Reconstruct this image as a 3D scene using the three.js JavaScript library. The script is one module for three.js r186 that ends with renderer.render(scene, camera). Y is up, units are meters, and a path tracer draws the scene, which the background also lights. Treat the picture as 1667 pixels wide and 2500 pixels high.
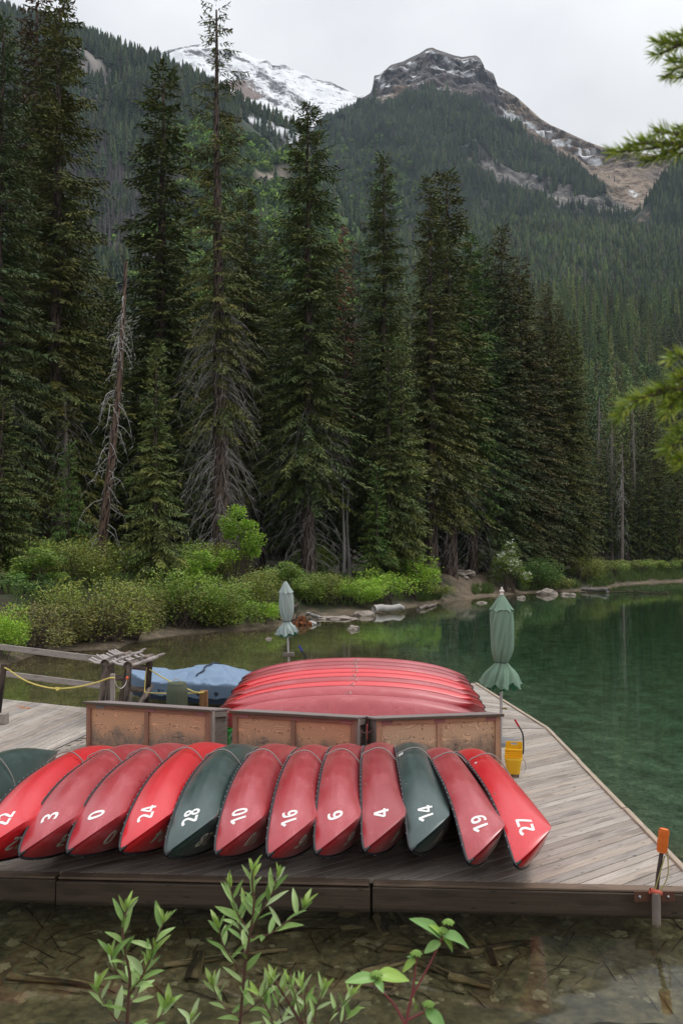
import * as THREE from 'three';
import { mergeGeometries } from 'three/addons/utils/BufferGeometryUtils.js';
import { RoundedBoxGeometry } from 'three/addons/geometries/RoundedBoxGeometry.js';
import { createNoise2D, createNoise3D } from 'simplex-noise';

// ---------------------------------------------------------------- camera, sky, sun, exposure
const F = 2150, PITCH = Math.atan(100 / 2150), EYE = new THREE.Vector3(0, 3.65, 0), DECK = 0.25, K = 1.0632;
const scene = new THREE.Scene();
const camera = new THREE.PerspectiveCamera(2 * Math.atan(1250 / F) * 180 / Math.PI, 682 / 1024, 0.1, 12000);
camera.position.copy(EYE); camera.rotation.x = PITCH;
camera.filmGauge = 24; camera.focus = 13; camera.userData.fStop = 5.6;
const renderer = new THREE.WebGLRenderer({ antialias: true });
renderer.toneMapping = THREE.LinearToneMapping; renderer.toneMappingExposure = 1.08;
renderer.shadowMap.enabled = true;

const mulberry = (a) => () => { a = (a + 0x6d2b79f5) | 0; let t = Math.imul(a ^ (a >>> 15), 1 | a); t = (t + Math.imul(t ^ (t >>> 7), 61 | t)) ^ t; return ((t ^ (t >>> 14)) >>> 0) / 4294967296; };
const n2 = createNoise2D(mulberry(11)), n3 = createNoise3D(mulberry(12));
const fbm2 = (x, y, o = 4) => { let s = 0, a = 1, t = 0; for (let i = 0; i < o; i++) { s += a * n2(x, y); t += a; a *= 0.5; x = x * 2.03 + 17; y = y * 2.03 + 5; } return s / t; };
const fbm3 = (x, y, z, o = 4) => { let s = 0, a = 1, t = 0; for (let i = 0; i < o; i++) { s += a * n3(x, y, z); t += a; a *= 0.5; x = x * 2.03 + 7; y = y * 2.03 + 3; z = z * 2.03; } return s / t; };
const lerp = THREE.MathUtils.lerp, clamp = THREE.MathUtils.clamp, sstep = (a, b, x) => { const t = Math.min(1, Math.max(0, (x - a) / (b - a))); return t * t * (3 - 2 * t); }, D2R = Math.PI / 180;
const ORD = ['first', 'second', 'third', 'fourth', 'fifth', 'sixth', 'seventh', 'eighth', 'ninth', 'tenth', 'eleventh', 'twelfth', 'thirteenth', 'fourteenth', 'fifteenth', 'sixteenth'], rank = (l, x) => ORD[l.filter((q) => q < x).length];
const V = (x, y, z) => new THREE.Vector3(x, y, z);

const SUN = V(0.42, 1.0, -0.16).normalize();
{ // overcast: brighter towards the zenith, soft cloud masses
  const W = 1024, H = 512, d = new Float32Array(W * H * 4);
  for (let r = 0; r < H; r++) for (let c = 0; c < W; c++) {
    const e = ((r + 0.5) / H - 0.5) * Math.PI, a = ((c + 0.5) / W - 0.5) * 2 * Math.PI, s = Math.sin(Math.max(e, 0));
    const x = Math.cos(a) * Math.cos(e), z = Math.sin(a) * Math.cos(e), k = 1 / (s + 0.35);
    const cl = fbm2(x * k * 2.1 + 3.1, z * k * 2.1 - 1.2, 5) * 0.13 + fbm2(x * k * 0.7 + 9, z * k * 0.7, 2) * 0.08 + 0.05 * fbm2(x * k * 7, z * k * 7, 4) + 0.24 * clamp(x, -0.5, 0.5) - 0.07;
    let L = 1.36 * (1 + 2 * s) / 3 * (1.04 + cl);
    const i = (r * W + c) * 4, w = clamp(0.5 - cl * 3.2, 0, 1);
    d[i] = L * (0.995 - 0.025 * w); d[i + 1] = L * (1.0 - 0.012 * w); d[i + 2] = L * (1.012 + 0.012 * w); d[i + 3] = 1;
  }
  const t = new THREE.DataTexture(d, W, H, THREE.RGBAFormat, THREE.FloatType);
  t.mapping = THREE.EquirectangularReflectionMapping; t.magFilter = THREE.LinearFilter; t.needsUpdate = true;
  scene.background = t; scene.environment = t;
}
const sun = new THREE.DirectionalLight(new THREE.Color(1, 0.965, 0.92), 1.3);
sun.position.copy(SUN).multiplyScalar(200); sun.castShadow = true; sun.shadow.radius = 26; sun.shadow.mapSize.set(2048, 2048);
Object.assign(sun.shadow.camera, { left: -120, right: 120, top: 120, bottom: -120, far: 500 });
scene.add(sun, sun.target);
scene.fog = new THREE.FogExp2(new THREE.Color(0.66, 0.82, 1.0), 0.00006);

// ---------------------------------------------------------------- helpers
const pix = (px, py, d) => { // the point at depth d that lies towards a place in the photograph (1667 x 2500)
  const x = (px - 833.5) / F, y = -(py - 1250) / F, c = Math.cos(PITCH), s = Math.sin(PITCH), yy = y * c + s, zz = y * s - c, k = d / -zz;
  return V(x * k, EYE.y + yy * k, -d);
};
const onY = (px, py, h) => { const p = pix(px, py, 1); return V(p.x * (h - EYE.y) / (p.y - EYE.y), h, -(h - EYE.y) / (p.y - EYE.y)); };
const proj = (p) => { const x = p.x, y = p.y - EYE.y, z = p.z, c = Math.cos(PITCH), s = Math.sin(PITCH), yc = y * c + z * s, zc = z * c - y * s; return [833.5 + F * x / -zc, 1250 - F * yc / -zc]; };
const names = new Map();
const numbered = (n) => { const k = names.get(n) ?? 0; names.set(n, k + 1); return k ? `${n}_${String(k).padStart(3, '0')}` : n; };
const shade = (o) => { o.castShadow = o.receiveShadow = true; return o; };
const tag = (o, label, category, group, kind) => { o.userData = { label }; if (category) o.userData.category = category; if (group) o.userData.group = group; if (kind) o.userData.kind = kind; return o; };
const thing = (name, label, category, pos = [0, 0, 0], ry = 0, group) => { const o = new THREE.Group(); o.name = numbered(name); o.position.set(...(pos.isVector3 ? pos.toArray() : pos)); o.rotation.y = ry; tag(o, label, category, group); scene.add(o); return o; };
const part = (parent, name, geo, mat, pos, rot) => { const m = shade(new THREE.Mesh(geo, mat)); m.name = name; if (pos) m.position.set(...(pos.isVector3 ? pos.toArray() : pos)); if (rot) m.rotation.set(...rot); parent.add(m); return m; };
const single = (name, geo, mat, label, category, group, kind) => { const m = shade(new THREE.Mesh(geo, mat)); m.name = numbered(name); tag(m, label, category, group, kind); scene.add(m); return m; };
const structure = (name, geo, mat, label) => { const m = shade(new THREE.Mesh(geo, mat)); m.name = name; m.userData = { kind: 'structure' }; if (label) m.userData.label = label; scene.add(m); return m; };
const copyOf = (o, label, group) => { const c = o.clone(); c.name = numbered(o.name.replace(/_\d{3}$/, '')); c.userData = { ...o.userData, label: label ?? o.userData.label }; if (group) c.userData.group = group; scene.add(c); return c; };

const geoOf = (pos, { idx, uv, col, smooth } = {}) => {
  const g = new THREE.BufferGeometry();
  g.setAttribute('position', new THREE.BufferAttribute(new Float32Array(pos), 3));
  if (uv) g.setAttribute('uv', new THREE.BufferAttribute(new Float32Array(uv), 2));
  if (col) g.setAttribute('color', new THREE.BufferAttribute(new Float32Array(col), 3));
  if (idx) g.setIndex(new THREE.BufferAttribute(new Uint32Array(idx), 1));
  if (smooth) g.computeVertexNormals();
  return g;
};
const gridGeo = (nu, nv, f, smooth = true) => { // f(i/nu, j/nv) -> {p, uv?, c?}
  const pos = [], uv = [], col = [], idx = [];
  for (let j = 0; j <= nv; j++) for (let i = 0; i <= nu; i++) { const r = f(i / nu, j / nv, i, j); pos.push(r.p.x, r.p.y, r.p.z); uv.push(...(r.uv ?? [i / nu, j / nv])); if (r.c) col.push(...r.c); }
  for (let j = 0; j < nv; j++) for (let i = 0; i < nu; i++) { const a = j * (nu + 1) + i, b = a + 1, c = a + nu + 1, d = c + 1; idx.push(a, b, d, a, d, c); }
  return geoOf(pos, { idx, uv, col: col.length ? col : null, smooth });
};
const tube = (pts, rad, n = 7, smooth = true, caps = true) => { // tapered tube along points
  const N = pts.length, pos = [], uv = [], idx = [], t = V(), a = V(), b = V(), q = V(); let len = 0;
  a.set(0, 1, 0);
  for (let i = 0; i < N; i++) {
    t.subVectors(pts[Math.min(i + 1, N - 1)], pts[Math.max(i - 1, 0)]).normalize();
    if (i === 0) a.set(Math.abs(t.y) > 0.9 ? 1 : 0, Math.abs(t.y) > 0.9 ? 0 : 1, 0);
    a.addScaledVector(t, -a.dot(t)).normalize(); b.crossVectors(t, a);
    const r = typeof rad === 'function' ? rad(i / (N - 1), i) : rad;
    if (i) len += pts[i].distanceTo(pts[i - 1]);
    for (let k = 0; k <= n; k++) { const w = k / n * 2 * Math.PI; q.copy(pts[i]).addScaledVector(a, Math.cos(w) * r).addScaledVector(b, Math.sin(w) * r); pos.push(q.x, q.y, q.z); uv.push(k / n * 2 * Math.PI * Math.max(r, 0.01), len); }
  }
  for (let i = 0; i < N - 1; i++) for (let k = 0; k < n; k++) { const p = i * (n + 1) + k; idx.push(p, p + n + 1, p + 1, p + 1, p + n + 1, p + n + 2); }
  if (caps) for (const e of [0, N - 1]) { const c = pos.length / 3; pos.push(pts[e].x, pts[e].y, pts[e].z); uv.push(0, 0); for (let k = 0; k < n; k++) { const p = e * (n + 1) + k; e ? idx.push(c, p, p + 1) : idx.push(c, p + 1, p); } }
  return geoOf(pos, { idx, uv, smooth });
};
const curve = (pts, n) => new THREE.CatmullRomCurve3(pts.map((p) => p.isVector3 ? p : V(...p))).getPoints(n);
const box = (w, h, d, x = 0, y = 0, z = 0, r = 0.006) => { const g = r ? new RoundedBoxGeometry(w, h, d, 1, Math.min(r, w / 3, h / 3, d / 3)) : new THREE.BoxGeometry(w, h, d); g.translate(x, y, z); return metres(g); };
const metres = (g) => { // box-mapped uv in metres, u along the longest side
  g = g.index ? g.toNonIndexed() : g; const p = g.attributes.position, n = g.attributes.normal, uv = new Float32Array(p.count * 2); g.computeBoundingBox(); const s = g.boundingBox.getSize(V()); const L = s.x >= s.y && s.x >= s.z ? 0 : s.y >= s.z ? 1 : 2;
  for (let i = 0; i < p.count; i++) {
    const q = [p.getX(i), p.getY(i), p.getZ(i)], m = [Math.abs(n.getX(i)), Math.abs(n.getY(i)), Math.abs(n.getZ(i))], ax = m[0] > m[1] && m[0] > m[2] ? 0 : m[1] > m[2] ? 1 : 2, o = [0, 1, 2].filter((k) => k !== ax);
    if (o[1] === L) o.reverse(); uv[2 * i] = q[o[0]]; uv[2 * i + 1] = q[o[1]];
  }
  g.setAttribute('uv', new THREE.BufferAttribute(uv, 2)); return g;
};
const merge = (list) => mergeGeometries(list.map((g) => { g = g.index ? g.toNonIndexed() : g; if (!g.attributes.normal) g.computeVertexNormals(); for (const k of Object.keys(g.attributes)) if (!['position', 'normal', 'uv'].includes(k)) g.deleteAttribute(k); if (!g.attributes.uv) g.setAttribute('uv', new THREE.BufferAttribute(new Float32Array(g.attributes.position.count * 2), 2)); return g; }));

// periodic value noise for tiling textures
const hash = (x, y, s) => { let h = Math.imul(x, 374761393) + Math.imul(y, 668265263) + Math.imul(s, 974634777); h = Math.imul(h ^ (h >>> 13), 1274126177); return ((h ^ (h >>> 16)) >>> 0) / 4294967296; };
const pn = (u, v, px, py, s = 1) => { const x = u * px, y = v * py, ix = Math.floor(x), iy = Math.floor(y), fx = x - ix, fy = y - iy, a = fx * fx * (3 - 2 * fx), b = fy * fy * (3 - 2 * fy), m = (i, p) => ((i % p) + p) % p; return lerp(lerp(hash(m(ix, px), m(iy, py), s), hash(m(ix + 1, px), m(iy, py), s), a), lerp(hash(m(ix, px), m(iy + 1, py), s), hash(m(ix + 1, px), m(iy + 1, py), s), a), b); };
const pf = (u, v, px, py, s = 1, o = 4) => { let r = 0, a = 1, t = 0; for (let i = 0; i < o; i++) { r += a * pn(u, v, px, py, s + i); t += a; a *= 0.5; px *= 2; py *= 2; } return r / t; };
const texture = (w, h, f, color = true, rep) => {
  const d = new Uint8Array(w * h * 4);
  for (let y = 0; y < h; y++) for (let x = 0; x < w; x++) { const c = f((x + 0.5) / w, (y + 0.5) / h), i = (y * w + x) * 4; for (let k = 0; k < 3; k++) d[i + k] = clamp((c.length ? c[k] : c) * 255, 0, 255); d[i + 3] = 255; }
  const t = new THREE.DataTexture(d, w, h); t.wrapS = t.wrapT = THREE.RepeatWrapping; t.magFilter = t.minFilter = THREE.LinearFilter; if (color) t.colorSpace = THREE.SRGBColorSpace; if (rep) t.repeat.set(...rep); t.needsUpdate = true; return t;
};
const std = (color, roughness = 0.8, extra = {}) => new THREE.MeshStandardMaterial({ color: Array.isArray(color) ? new THREE.Color().setRGB(...color) : color, roughness, ...extra });
const phys = (color, roughness = 0.8, extra = {}) => new THREE.MeshPhysicalMaterial({ color: Array.isArray(color) ? new THREE.Color().setRGB(...color) : color, roughness, ...extra });

// ---------------------------------------------------------------- shared materials
const woodF = (u, v) => { // grain runs along u; tile 2 m x 0.5 m
  const g = pf(u + 0.02 * pn(u, v, 5, 9, 4), v, 3, 60, 21, 3), w = pf(u, v, 6, 14, 31, 3), s = pf(u, v, 24, 120, 51, 2), st = pf(u, v, 4, 6, 77, 4);
  let k = 0.74 + 0.18 * g + 0.12 * (w - 0.5) + 0.14 * (s - 0.5); k *= 1 - 0.14 * sstep(0.6, 0.78, st);
  for (let i = 0; i < 7; i++) { const kx = hash(i, 3, 9), ky = hash(i, 7, 9), dx = (u - kx) * 4, dy = (v - ky) * 2.6, r = Math.hypot(dx * 0.55, dy); if (r < 0.05) k *= 0.5 + 0.5 * sstep(0.012, 0.05, r); }
  if (s > 0.76) k *= 0.86; return k;
};
const woodMap = texture(1024, 512, (u, v) => { const k = woodF(u, v); return [k, k * 0.975, k * 0.95]; }, true, [0.5, 2]);
const woodBump = texture(1024, 512, (u, v) => woodF(u, v), false, [0.5, 2]);
const wood = (r, g, b, rough = 0.85, bump = 0.004) => std([r, g, b], rough, { map: woodMap, bumpMap: woodBump, bumpScale: bump });
const deckMats = [[0.56, 0.49, 0.42], [0.43, 0.37, 0.32], [0.66, 0.585, 0.51], [0.50, 0.44, 0.39], [0.58, 0.49, 0.41], [0.47, 0.42, 0.38], [0.61, 0.55, 0.49], [0.52, 0.44, 0.37]].map((c) => wood(c[0] * 1.04, c[1] * 1.09, c[2] * 1.15));
const greyWood = wood(0.46, 0.42, 0.40), darkWood = wood(0.125, 0.092, 0.068, 0.6), oldWood = wood(0.30, 0.26, 0.235), stake = wood(0.32, 0.17, 0.07), frameWood = wood(0.40, 0.23, 0.165), lidWood = wood(0.36, 0.31, 0.31);
const barkF = (u, v) => { const a = pf(u, v, 12, 5, 5, 4), b = pf(u, v, 30, 14, 9, 3); return 0.35 + 0.5 * a + 0.35 * (b - 0.5) - (a < 0.42 ? 0.2 : 0); };
const barkMap = texture(256, 512, (u, v) => { const k = barkF(u, v); return [k, k * 0.93, k * 0.88]; }, true, [1, 0.6]);
const barkBump = texture(256, 512, barkF, false, [1, 0.6]);
const bark = std([0.27, 0.225, 0.20], 0.95, { map: barkMap, bumpMap: barkBump, bumpScale: 0.03 });
const snagBark = std([0.36, 0.27, 0.22], 0.95, { map: barkMap, bumpMap: barkBump, bumpScale: 0.03 });
const twigGrey = std([0.27, 0.25, 0.235], 0.95), twigPale = std([0.42, 0.40, 0.385], 0.95), twigBrown = std([0.10, 0.07, 0.055], 0.9);
const black = std([0.016, 0.017, 0.02], 0.5), steel = std([0.42, 0.42, 0.43], 0.35, { metalness: 0.7 }), yellowPlastic = phys([0.80, 0.46, 0.012], 0.38), ropeYellow = std([0.72, 0.58, 0.16], 0.9), ropeGrey = std([0.30, 0.27, 0.25], 0.9);
// ---------------------------------------------------------------- ground: lake bed, shore and forest floor as one sheet
const SHORE = [[-700, 1760], [-300, 1680], [0, 1630], [60, 1606], [110, 1592], [200, 1588], [290, 1582], [330, 1566], [400, 1554], [470, 1546], [560, 1540], [640, 1534], [690, 1526], [740, 1508], [800, 1503], [870, 1500], [930, 1494], [1000, 1482], [1060, 1473], [1130, 1462], [1200, 1455], [1280, 1448], [1360, 1444], [1440, 1441], [1478, 1438], [1500, 1429], [1560, 1424], [1667, 1419], [1900, 1412], [2400, 1405]]
  .map(([x, y]) => { const p = onY(x, y, 0); return [p.x / -p.z, -p.z]; });
const along = (list, x) => { if (x <= list[0][0]) return list[0][1]; for (let i = 1; i < list.length; i++) if (x <= list[i][0]) return lerp(list[i - 1][1], list[i][1], (x - list[i - 1][0]) / (list[i][0] - list[i - 1][0])); return list[list.length - 1][1]; };
const shoreAt = (x, z) => along(SHORE, x / Math.max(-z, 0.5));
function groundY(x, z) {
  const d = -z;
  if (d < 6.2) { const k = sstep(6.2, 3.2, d); return lerp(-0.85 + 0.05 * n2(x * 0.7, z * 0.7), 1.9, k) + 0.03 * n2(x * 3, z * 3); }
  const g = d - shoreAt(x, z), rough = fbm2(x * 0.35, z * 0.35, 4);
  if (g > 0) {
    const beach = 0.10 * Math.min(g, 3), up = 1.5 * sstep(1.5, 9, g) + 1.2 * sstep(9, 40, g);
    const rise = Math.max(0, d - 150) * 0.30 * sstep(150, 200, d) + Math.max(0, d - 62) * 0.16 * sstep(0.02, -0.25, x / d) * sstep(62, 90, d) * (d < 150 ? 1 : 0.6);
    return 0.03 + beach + up + rise + rough * (0.06 + 0.25 * sstep(2, 10, g));
  }
  const shallow = Math.min(-g * 0.10, 0.95), deep = 0.95 + 2.6 * sstep(1.5, 9, x + 0.05 * (d - 20)) * sstep(9.5, 14, d) + 1.6 * sstep(20, 50, d) * sstep(-2, 9, x);
  const base = Math.min(-g * 0.16, lerp(0.85, deep, sstep(8.6, 12, d)));
  return -Math.max(0.03, Math.max(Math.min(shallow, base), base)) + rough * 0.07;
}
{
  const NA = 340, NR = 330, a0 = -0.95, a1 = 0.95;
  const bedC = [0.34, 0.27, 0.155], siltC = [0.42, 0.50, 0.42], gravel = [0.25, 0.20, 0.15], duff = [0.050, 0.042, 0.022], moss = [0.048, 0.070, 0.018], sand = [0.36, 0.285, 0.225];
  const path = onY(1148, 1425, 0.9);
  const g = gridGeo(NA, NR, (u, v) => {
    const al = lerp(a0, a1, u), d = v < 0.12 ? lerp(-6, 6, v / 0.12) : 6 * Math.pow(420 / 6, (v - 0.12) / 0.88);
    const x = v < 0.12 ? lerp(-12, 12, u) * lerp(1, 0.48, v / 0.12) : al * d, z = -d, y = groundY(x, z), gi = d > 6.2 ? d - shoreAt(x, z) : -5, n = fbm2(x * 0.5, z * 0.5, 4), m = fbm2(x * 2.1 + 9, z * 2.1, 3);
    const mix = (p, q, t) => p.map((w, i) => lerp(w, q[i], t));
    let c = mix(bedC, siltC, sstep(0.9, 2.2, -y));
    c = c.map((w) => w * (1 + 0.45 * m + 0.3 * n));
    const land = mix(duff, moss, clamp(0.5 + n * 1.4, 0, 1)), pt = Math.hypot((x - path.x) / 3.6, (z - path.z) / 12) + 0.35 * n;
    c = mix(c, gravel.map((w) => w * (1 + 0.5 * m)), sstep(-1.0, -0.1, gi) * (d > 6.2 ? 1 : 0));
    if (d > 6.2) c = mix(c, land, sstep(1.2, 2.6, gi + 1.2 * n));
    if (d > 6.2) c = mix(c, sand.map((w) => w * (1 + 0.25 * m)), sstep(1.15, 0.75, pt) * sstep(-0.4, 0.2, gi));
    if (d < 6.2) c = mix(c, land, sstep(0.1, 0.5, y));
    return { p: V(x, y, z), uv: [x, z], c: c.map((w) => Math.max(w, 0.008)) };
  });
  const f = (u, v) => { // stony bed and litter
    let best = 9; const N = 26, x = u * N, y = v * N; let id = 0;
    for (let i = -1; i <= 1; i++) for (let j = -1; j <= 1; j++) { const cx = Math.floor(x) + i, cy = Math.floor(y) + j, mx = ((cx % N) + N) % N, my = ((cy % N) + N) % N, dx = cx + hash(mx, my, 1) - x, dy = cy + hash(mx, my, 2) - y, dd = Math.hypot(dx * (0.7 + 0.6 * hash(mx, my, 4)), dy) / (0.55 + 0.75 * hash(mx, my, 3)); if (dd < best) { best = dd; id = hash(mx, my, 5); } }
    return [best, id];
  };
  const map = texture(1024, 1024, (u, v) => { const [b, id] = f(u, v), k = (0.70 + 0.06 * id) * (b > 0.78 ? 0.92 : 1) + 0.40 * (pf(u, v, 40, 40, 8, 4) - 0.5) + 0.3 * (pf(u, v, 7, 7, 18, 4) - 0.5); return [k, k * 0.98, k * 0.92]; }, true, [0.45, 0.45]);
  const bump = texture(1024, 1024, (u, v) => { const b = f(u, v)[0]; return clamp(1 - b * b * 0.9, 0, 1) * 0.8 + 0.2 * pf(u, v, 50, 50, 5, 3); }, false, [0.45, 0.45]);
  structure('ground', g, new THREE.MeshStandardMaterial({ vertexColors: true, roughness: 0.95, map, bumpMap: bump, bumpScale: 0.022 }), 'lake bed, gravel shore and forest floor under the trees');
}
// ---------------------------------------------------------------- water
const waveMap = texture(1024, 1024, (u, v) => { let s = 0; const T = 2 * Math.PI; for (let i = 0; i < 26; i++) { const kx = Math.round((hash(i, 1, 5) - 0.5) * 22), ky = Math.round((5 + hash(i, 2, 5) * 26)) * (hash(i, 6, 5) < 0.5 ? -1 : 1), k = Math.hypot(kx, ky); s += Math.sin(T * (kx * u + ky * v) + hash(i, 3, 5) * T + 1.5 * pn(u, v, 3, 3, i)) / k; } return clamp(0.5 + s * 0.4, 0, 1); }, false, [0.11, 0.11]);
{
  const g = gridGeo(80, 80, (u, v) => { const d = 5.2 * Math.pow(200 / 5.2, v), x = lerp(-1.1, 1.1, u) * Math.max(d, 9); return { p: V(x, 0, -d), uv: [x, -d] }; });
  structure('lake_water', g, phys([1, 1, 1], 0.035, { transmission: 1, thickness: 1, ior: 1.333, attenuationColor: new THREE.Color(0.52, 0.70, 0.59), attenuationDistance: 4.6, bumpMap: waveMap, bumpScale: 0.0018 }), 'clear green lake water, brown over the shallow bed');
}
// ---------------------------------------------------------------- mountains
// A mountainside hangs between a crest line and a foot line, both laid out at real distances; C(u) crest, B(u) foot.
function mountain(crest, foot, back, noise, pw = 1) { // pw above 1: steeper towards the crest
  const w = (l) => l.map(([x, y, d]) => { const p = pix(x * K, y * K, d); return [x, p.x, p.y, p.z]; });
  const c = w(crest), f = w(foot), x0 = c[0][0], x1 = c[c.length - 1][0];
  const at = (l, x) => { let i = 1; while (i < l.length - 1 && x > l[i][0]) i++; const t = clamp((x - l[i - 1][0]) / (l[i][0] - l[i - 1][0]), 0, 1); return V(lerp(l[i - 1][1], l[i][1], t), lerp(l[i - 1][2], l[i][2], t), lerp(l[i - 1][3], l[i][3], t)); };
  const P = (u, v) => { const x = lerp(x0, x1, u), a = at(c, x), b = at(f, x), vy = pw === 1 ? v : 1 - Math.pow(1 - v, pw); if (v < 0) return V(a.x, a.y + v * back, a.z + v * back * 1.2); const p = V(lerp(a.x, b.x, v), lerp(a.y, b.y, vy), lerp(a.z, b.z, v)); return noise ? noise(p, u, v) : p; };
  const grid = []; for (let i = 0; i <= 120; i++) for (let j = 0; j <= 90; j++) { const p = P(i / 120, j / 90), q = proj(p); grid.push([q[0] / K, q[1] / K, i / 120, j / 90]); }
  const toUV = (x, y) => { let b = 1e9, r; for (const g of grid) { const d = (g[0] - x) ** 2 + (g[1] - y) ** 2; if (d < b) { b = d; r = g; } } let [, , u, v] = r; for (let st = 0.5, k = 0; k < 6; k++, st /= 2) { let bu = u, bv = v; for (let i = -1; i <= 1; i++) for (let j = -1; j <= 1; j++) { const uu = clamp(u + i * st / 120, 0, 1), vv = clamp(v + j * st / 90, 0, 1), q = proj(P(uu, vv)), d = (q[0] / K - x) ** 2 + (q[1] / K - y) ** 2; if (d < b) { b = d; bu = uu; bv = vv; } } u = bu; v = bv; } return [u, v]; };
  return { P, toUV, x0, x1, lineV: (l) => { const q = l.map(([x, y]) => toUV(x, y)).sort((a, b) => a[0] - b[0]); return (u) => along(q, u); }, place: (l) => l.map(([x, y]) => P(...toUV(x, y))) };
}
const segDist = (p, l) => { let b = 1e9; const a = V(), q = V(); for (let i = 1; i < l.length; i++) { a.subVectors(l[i], l[i - 1]); const t = clamp(q.subVectors(p, l[i - 1]).dot(a) / a.lengthSq(), 0, 1); b = Math.min(b, q.copy(l[i - 1]).addScaledVector(a, t).distanceTo(p)); } return b; };
const mixC = (p, q, t) => [lerp(p[0], q[0], t), lerp(p[1], q[1], t), lerp(p[2], q[2], t)];
const vcol = (rough = 0.95, extra = {}) => new THREE.MeshStandardMaterial({ vertexColors: true, roughness: rough, ...extra });
const SNOW = [0.90, 0.91, 0.93], ROCK = [0.105, 0.090, 0.088], TAN = [0.36, 0.27, 0.20], GREYROCK = [0.30, 0.27, 0.25], FOREST = [0.040, 0.046, 0.032], BRUSH = [0.085, 0.145, 0.035];
// snowy mountain, far behind
const mB = mountain([[250, 190, 3900], [300, 150, 3900], [345, 130, 3900], [375, 118, 3900], [405, 110, 3900], [455, 102, 3900], [520, 108, 3880], [560, 122, 3850], [590, 136, 3830], [612, 136, 3820], [625, 148, 3820], [655, 149, 3800], [668, 158, 3800], [700, 170, 3750], [715, 181, 3740], [760, 188, 3700], [795, 206, 3650], [815, 217, 3600], [850, 230, 3550], [900, 260, 3500]],
  [[250, 420, 2500], [500, 400, 2500], [700, 390, 2450], [900, 400, 2400]], 500, (p, u, v) => { const k = sstep(0, 0.05, v) * (1 - 0.5 * v); const n = fbm3(p.x * 0.004, p.y * 0.004, p.z * 0.004, 5), r = 1 - Math.abs(fbm3(p.x * 0.011 + 4, p.y * 0.02, p.z * 0.011, 4)); p.y += k * sstep(0, 0.12, v) * (n * 26 + (r - 0.6) * 14); p.z += k * n * 22; return p; });
{
  const brown = mB.place([[545, 195], [560, 208], [572, 222]]), strip = mB.place([[845, 190], [800, 200], [740, 188]]);
  const bands = [[[345, 152], [400, 158], [440, 150]], [[400, 172], [440, 180], [480, 185]], [[520, 120], [560, 140], [600, 170], [640, 200], [690, 232], [720, 250]], [[600, 175], [650, 215], [700, 245], [735, 262]], [[540, 165], [590, 215], [640, 240], [700, 265]], [[612, 140], [640, 152], [660, 152]], [[720, 184], [760, 191], [800, 208]], [[440, 118], [480, 130], [510, 150]], [[380, 122], [410, 112], [450, 104]]].map((l) => mB.place(l));
  const g = gridGeo(300, 200, (u, w) => {
    const v = w < 0.06 ? lerp(-0.5, 0, w / 0.06) : Math.pow((w - 0.06) / 0.94, 1.25), p = mB.P(u, v);
    const n = fbm3(p.x * 0.010, p.y * 0.022, p.z * 0.010, 5), n1 = fbm3(p.x * 0.035, p.y * 0.05, p.z * 0.035, 4); let near = 1e9; for (const b of bands) near = Math.min(near, segDist(p, b));
    let s = 1; s *= 1 - sstep(34, 8, near + n1 * 46 + n * 25) * 0.97; s *= 1 - 0.9 * sstep(0.36, 0.46, n + 0.35 * n1);
    let c = mixC(ROCK.map((x) => x * (0.8 + 0.8 * n1)), SNOW, s); c = mixC(c, [0.21, 0.145, 0.11], sstep(75, 30, segDist(p, brown) + n1 * 30)); c = mixC(c, FOREST, sstep(0.62, 0.7, v + 0.1 * n1)); return { p, uv: [p.x, p.y], c: c.map((x) => Math.max(x, 0.01)) };
  });
  structure('snow_mountain', g, vcol(), 'snow covered mountain with dark rock bands in the distance');
}
// rocky peak
const mC = mountain([[480, 600, 1500], [560, 500, 1560], [640, 405, 1700], [700, 330, 1850], [735, 281, 1930], [790, 249, 2060], [830, 226, 2120], [850, 214, 2150], [856, 200, 2160], [858, 174, 2170], [872, 170, 2170], [885, 160, 2180], [897, 149, 2190], [925, 141, 2200], [942, 132, 2200], [962, 123, 2200], [980, 111, 2210], [993, 109, 2210], [1003, 114, 2210], [1022, 120, 2210], [1042, 127, 2200], [1062, 131, 2200], [1080, 128, 2190], [1092, 127, 2190], [1101, 133, 2190], [1109, 147, 2190], [1112, 158, 2190], [1124, 163, 2185], [1133, 169, 2185], [1138, 185, 2180], [1141, 197, 2180], [1162, 208, 2170], [1185, 222, 2150], [1205, 240, 2120], [1240, 272, 2080], [1262, 286, 2060], [1300, 303, 2020], [1350, 326, 1980], [1400, 344, 1950], [1440, 350, 1930], [1480, 352, 1900], [1560, 365, 1880], [1700, 380, 1850]],
  [[480, 700, 1200], [700, 690, 1240], [900, 640, 1290], [1100, 620, 1300], [1300, 610, 1330], [1450, 580, 1380], [1560, 575, 1380], [1700, 575, 1380]], 400,
  (p, u, v) => { const k = sstep(0.004, 0.09, v), cap = sstep(0.34, 0.08, v), n = fbm3(p.x * 0.006, p.y * 0.006, p.z * 0.006, 5), st = Math.abs(((p.y + 18 * n) / 34) % 1 - 0.5) * 2, r = fbm3(p.x * 0.03, p.y * 0.012, p.z * 0.03, 4); p.z += k * (cap * (st * 20 + r * 26 + n * 26) + (1 - cap) * n * 30); p.y += k * n * 20 * (1 - cap); return p; });
const treeline = mC.lineV([[735, 283], [800, 256], [850, 234], [872, 246], [905, 236], [935, 216], [960, 208], [1000, 210], [1040, 219], [1080, 235], [1120, 254], [1160, 282], [1200, 309], [1240, 337], [1290, 367], [1340, 389], [1390, 416], [1440, 450], [1475, 475], [1495, 500], [1560, 520]]);
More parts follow.
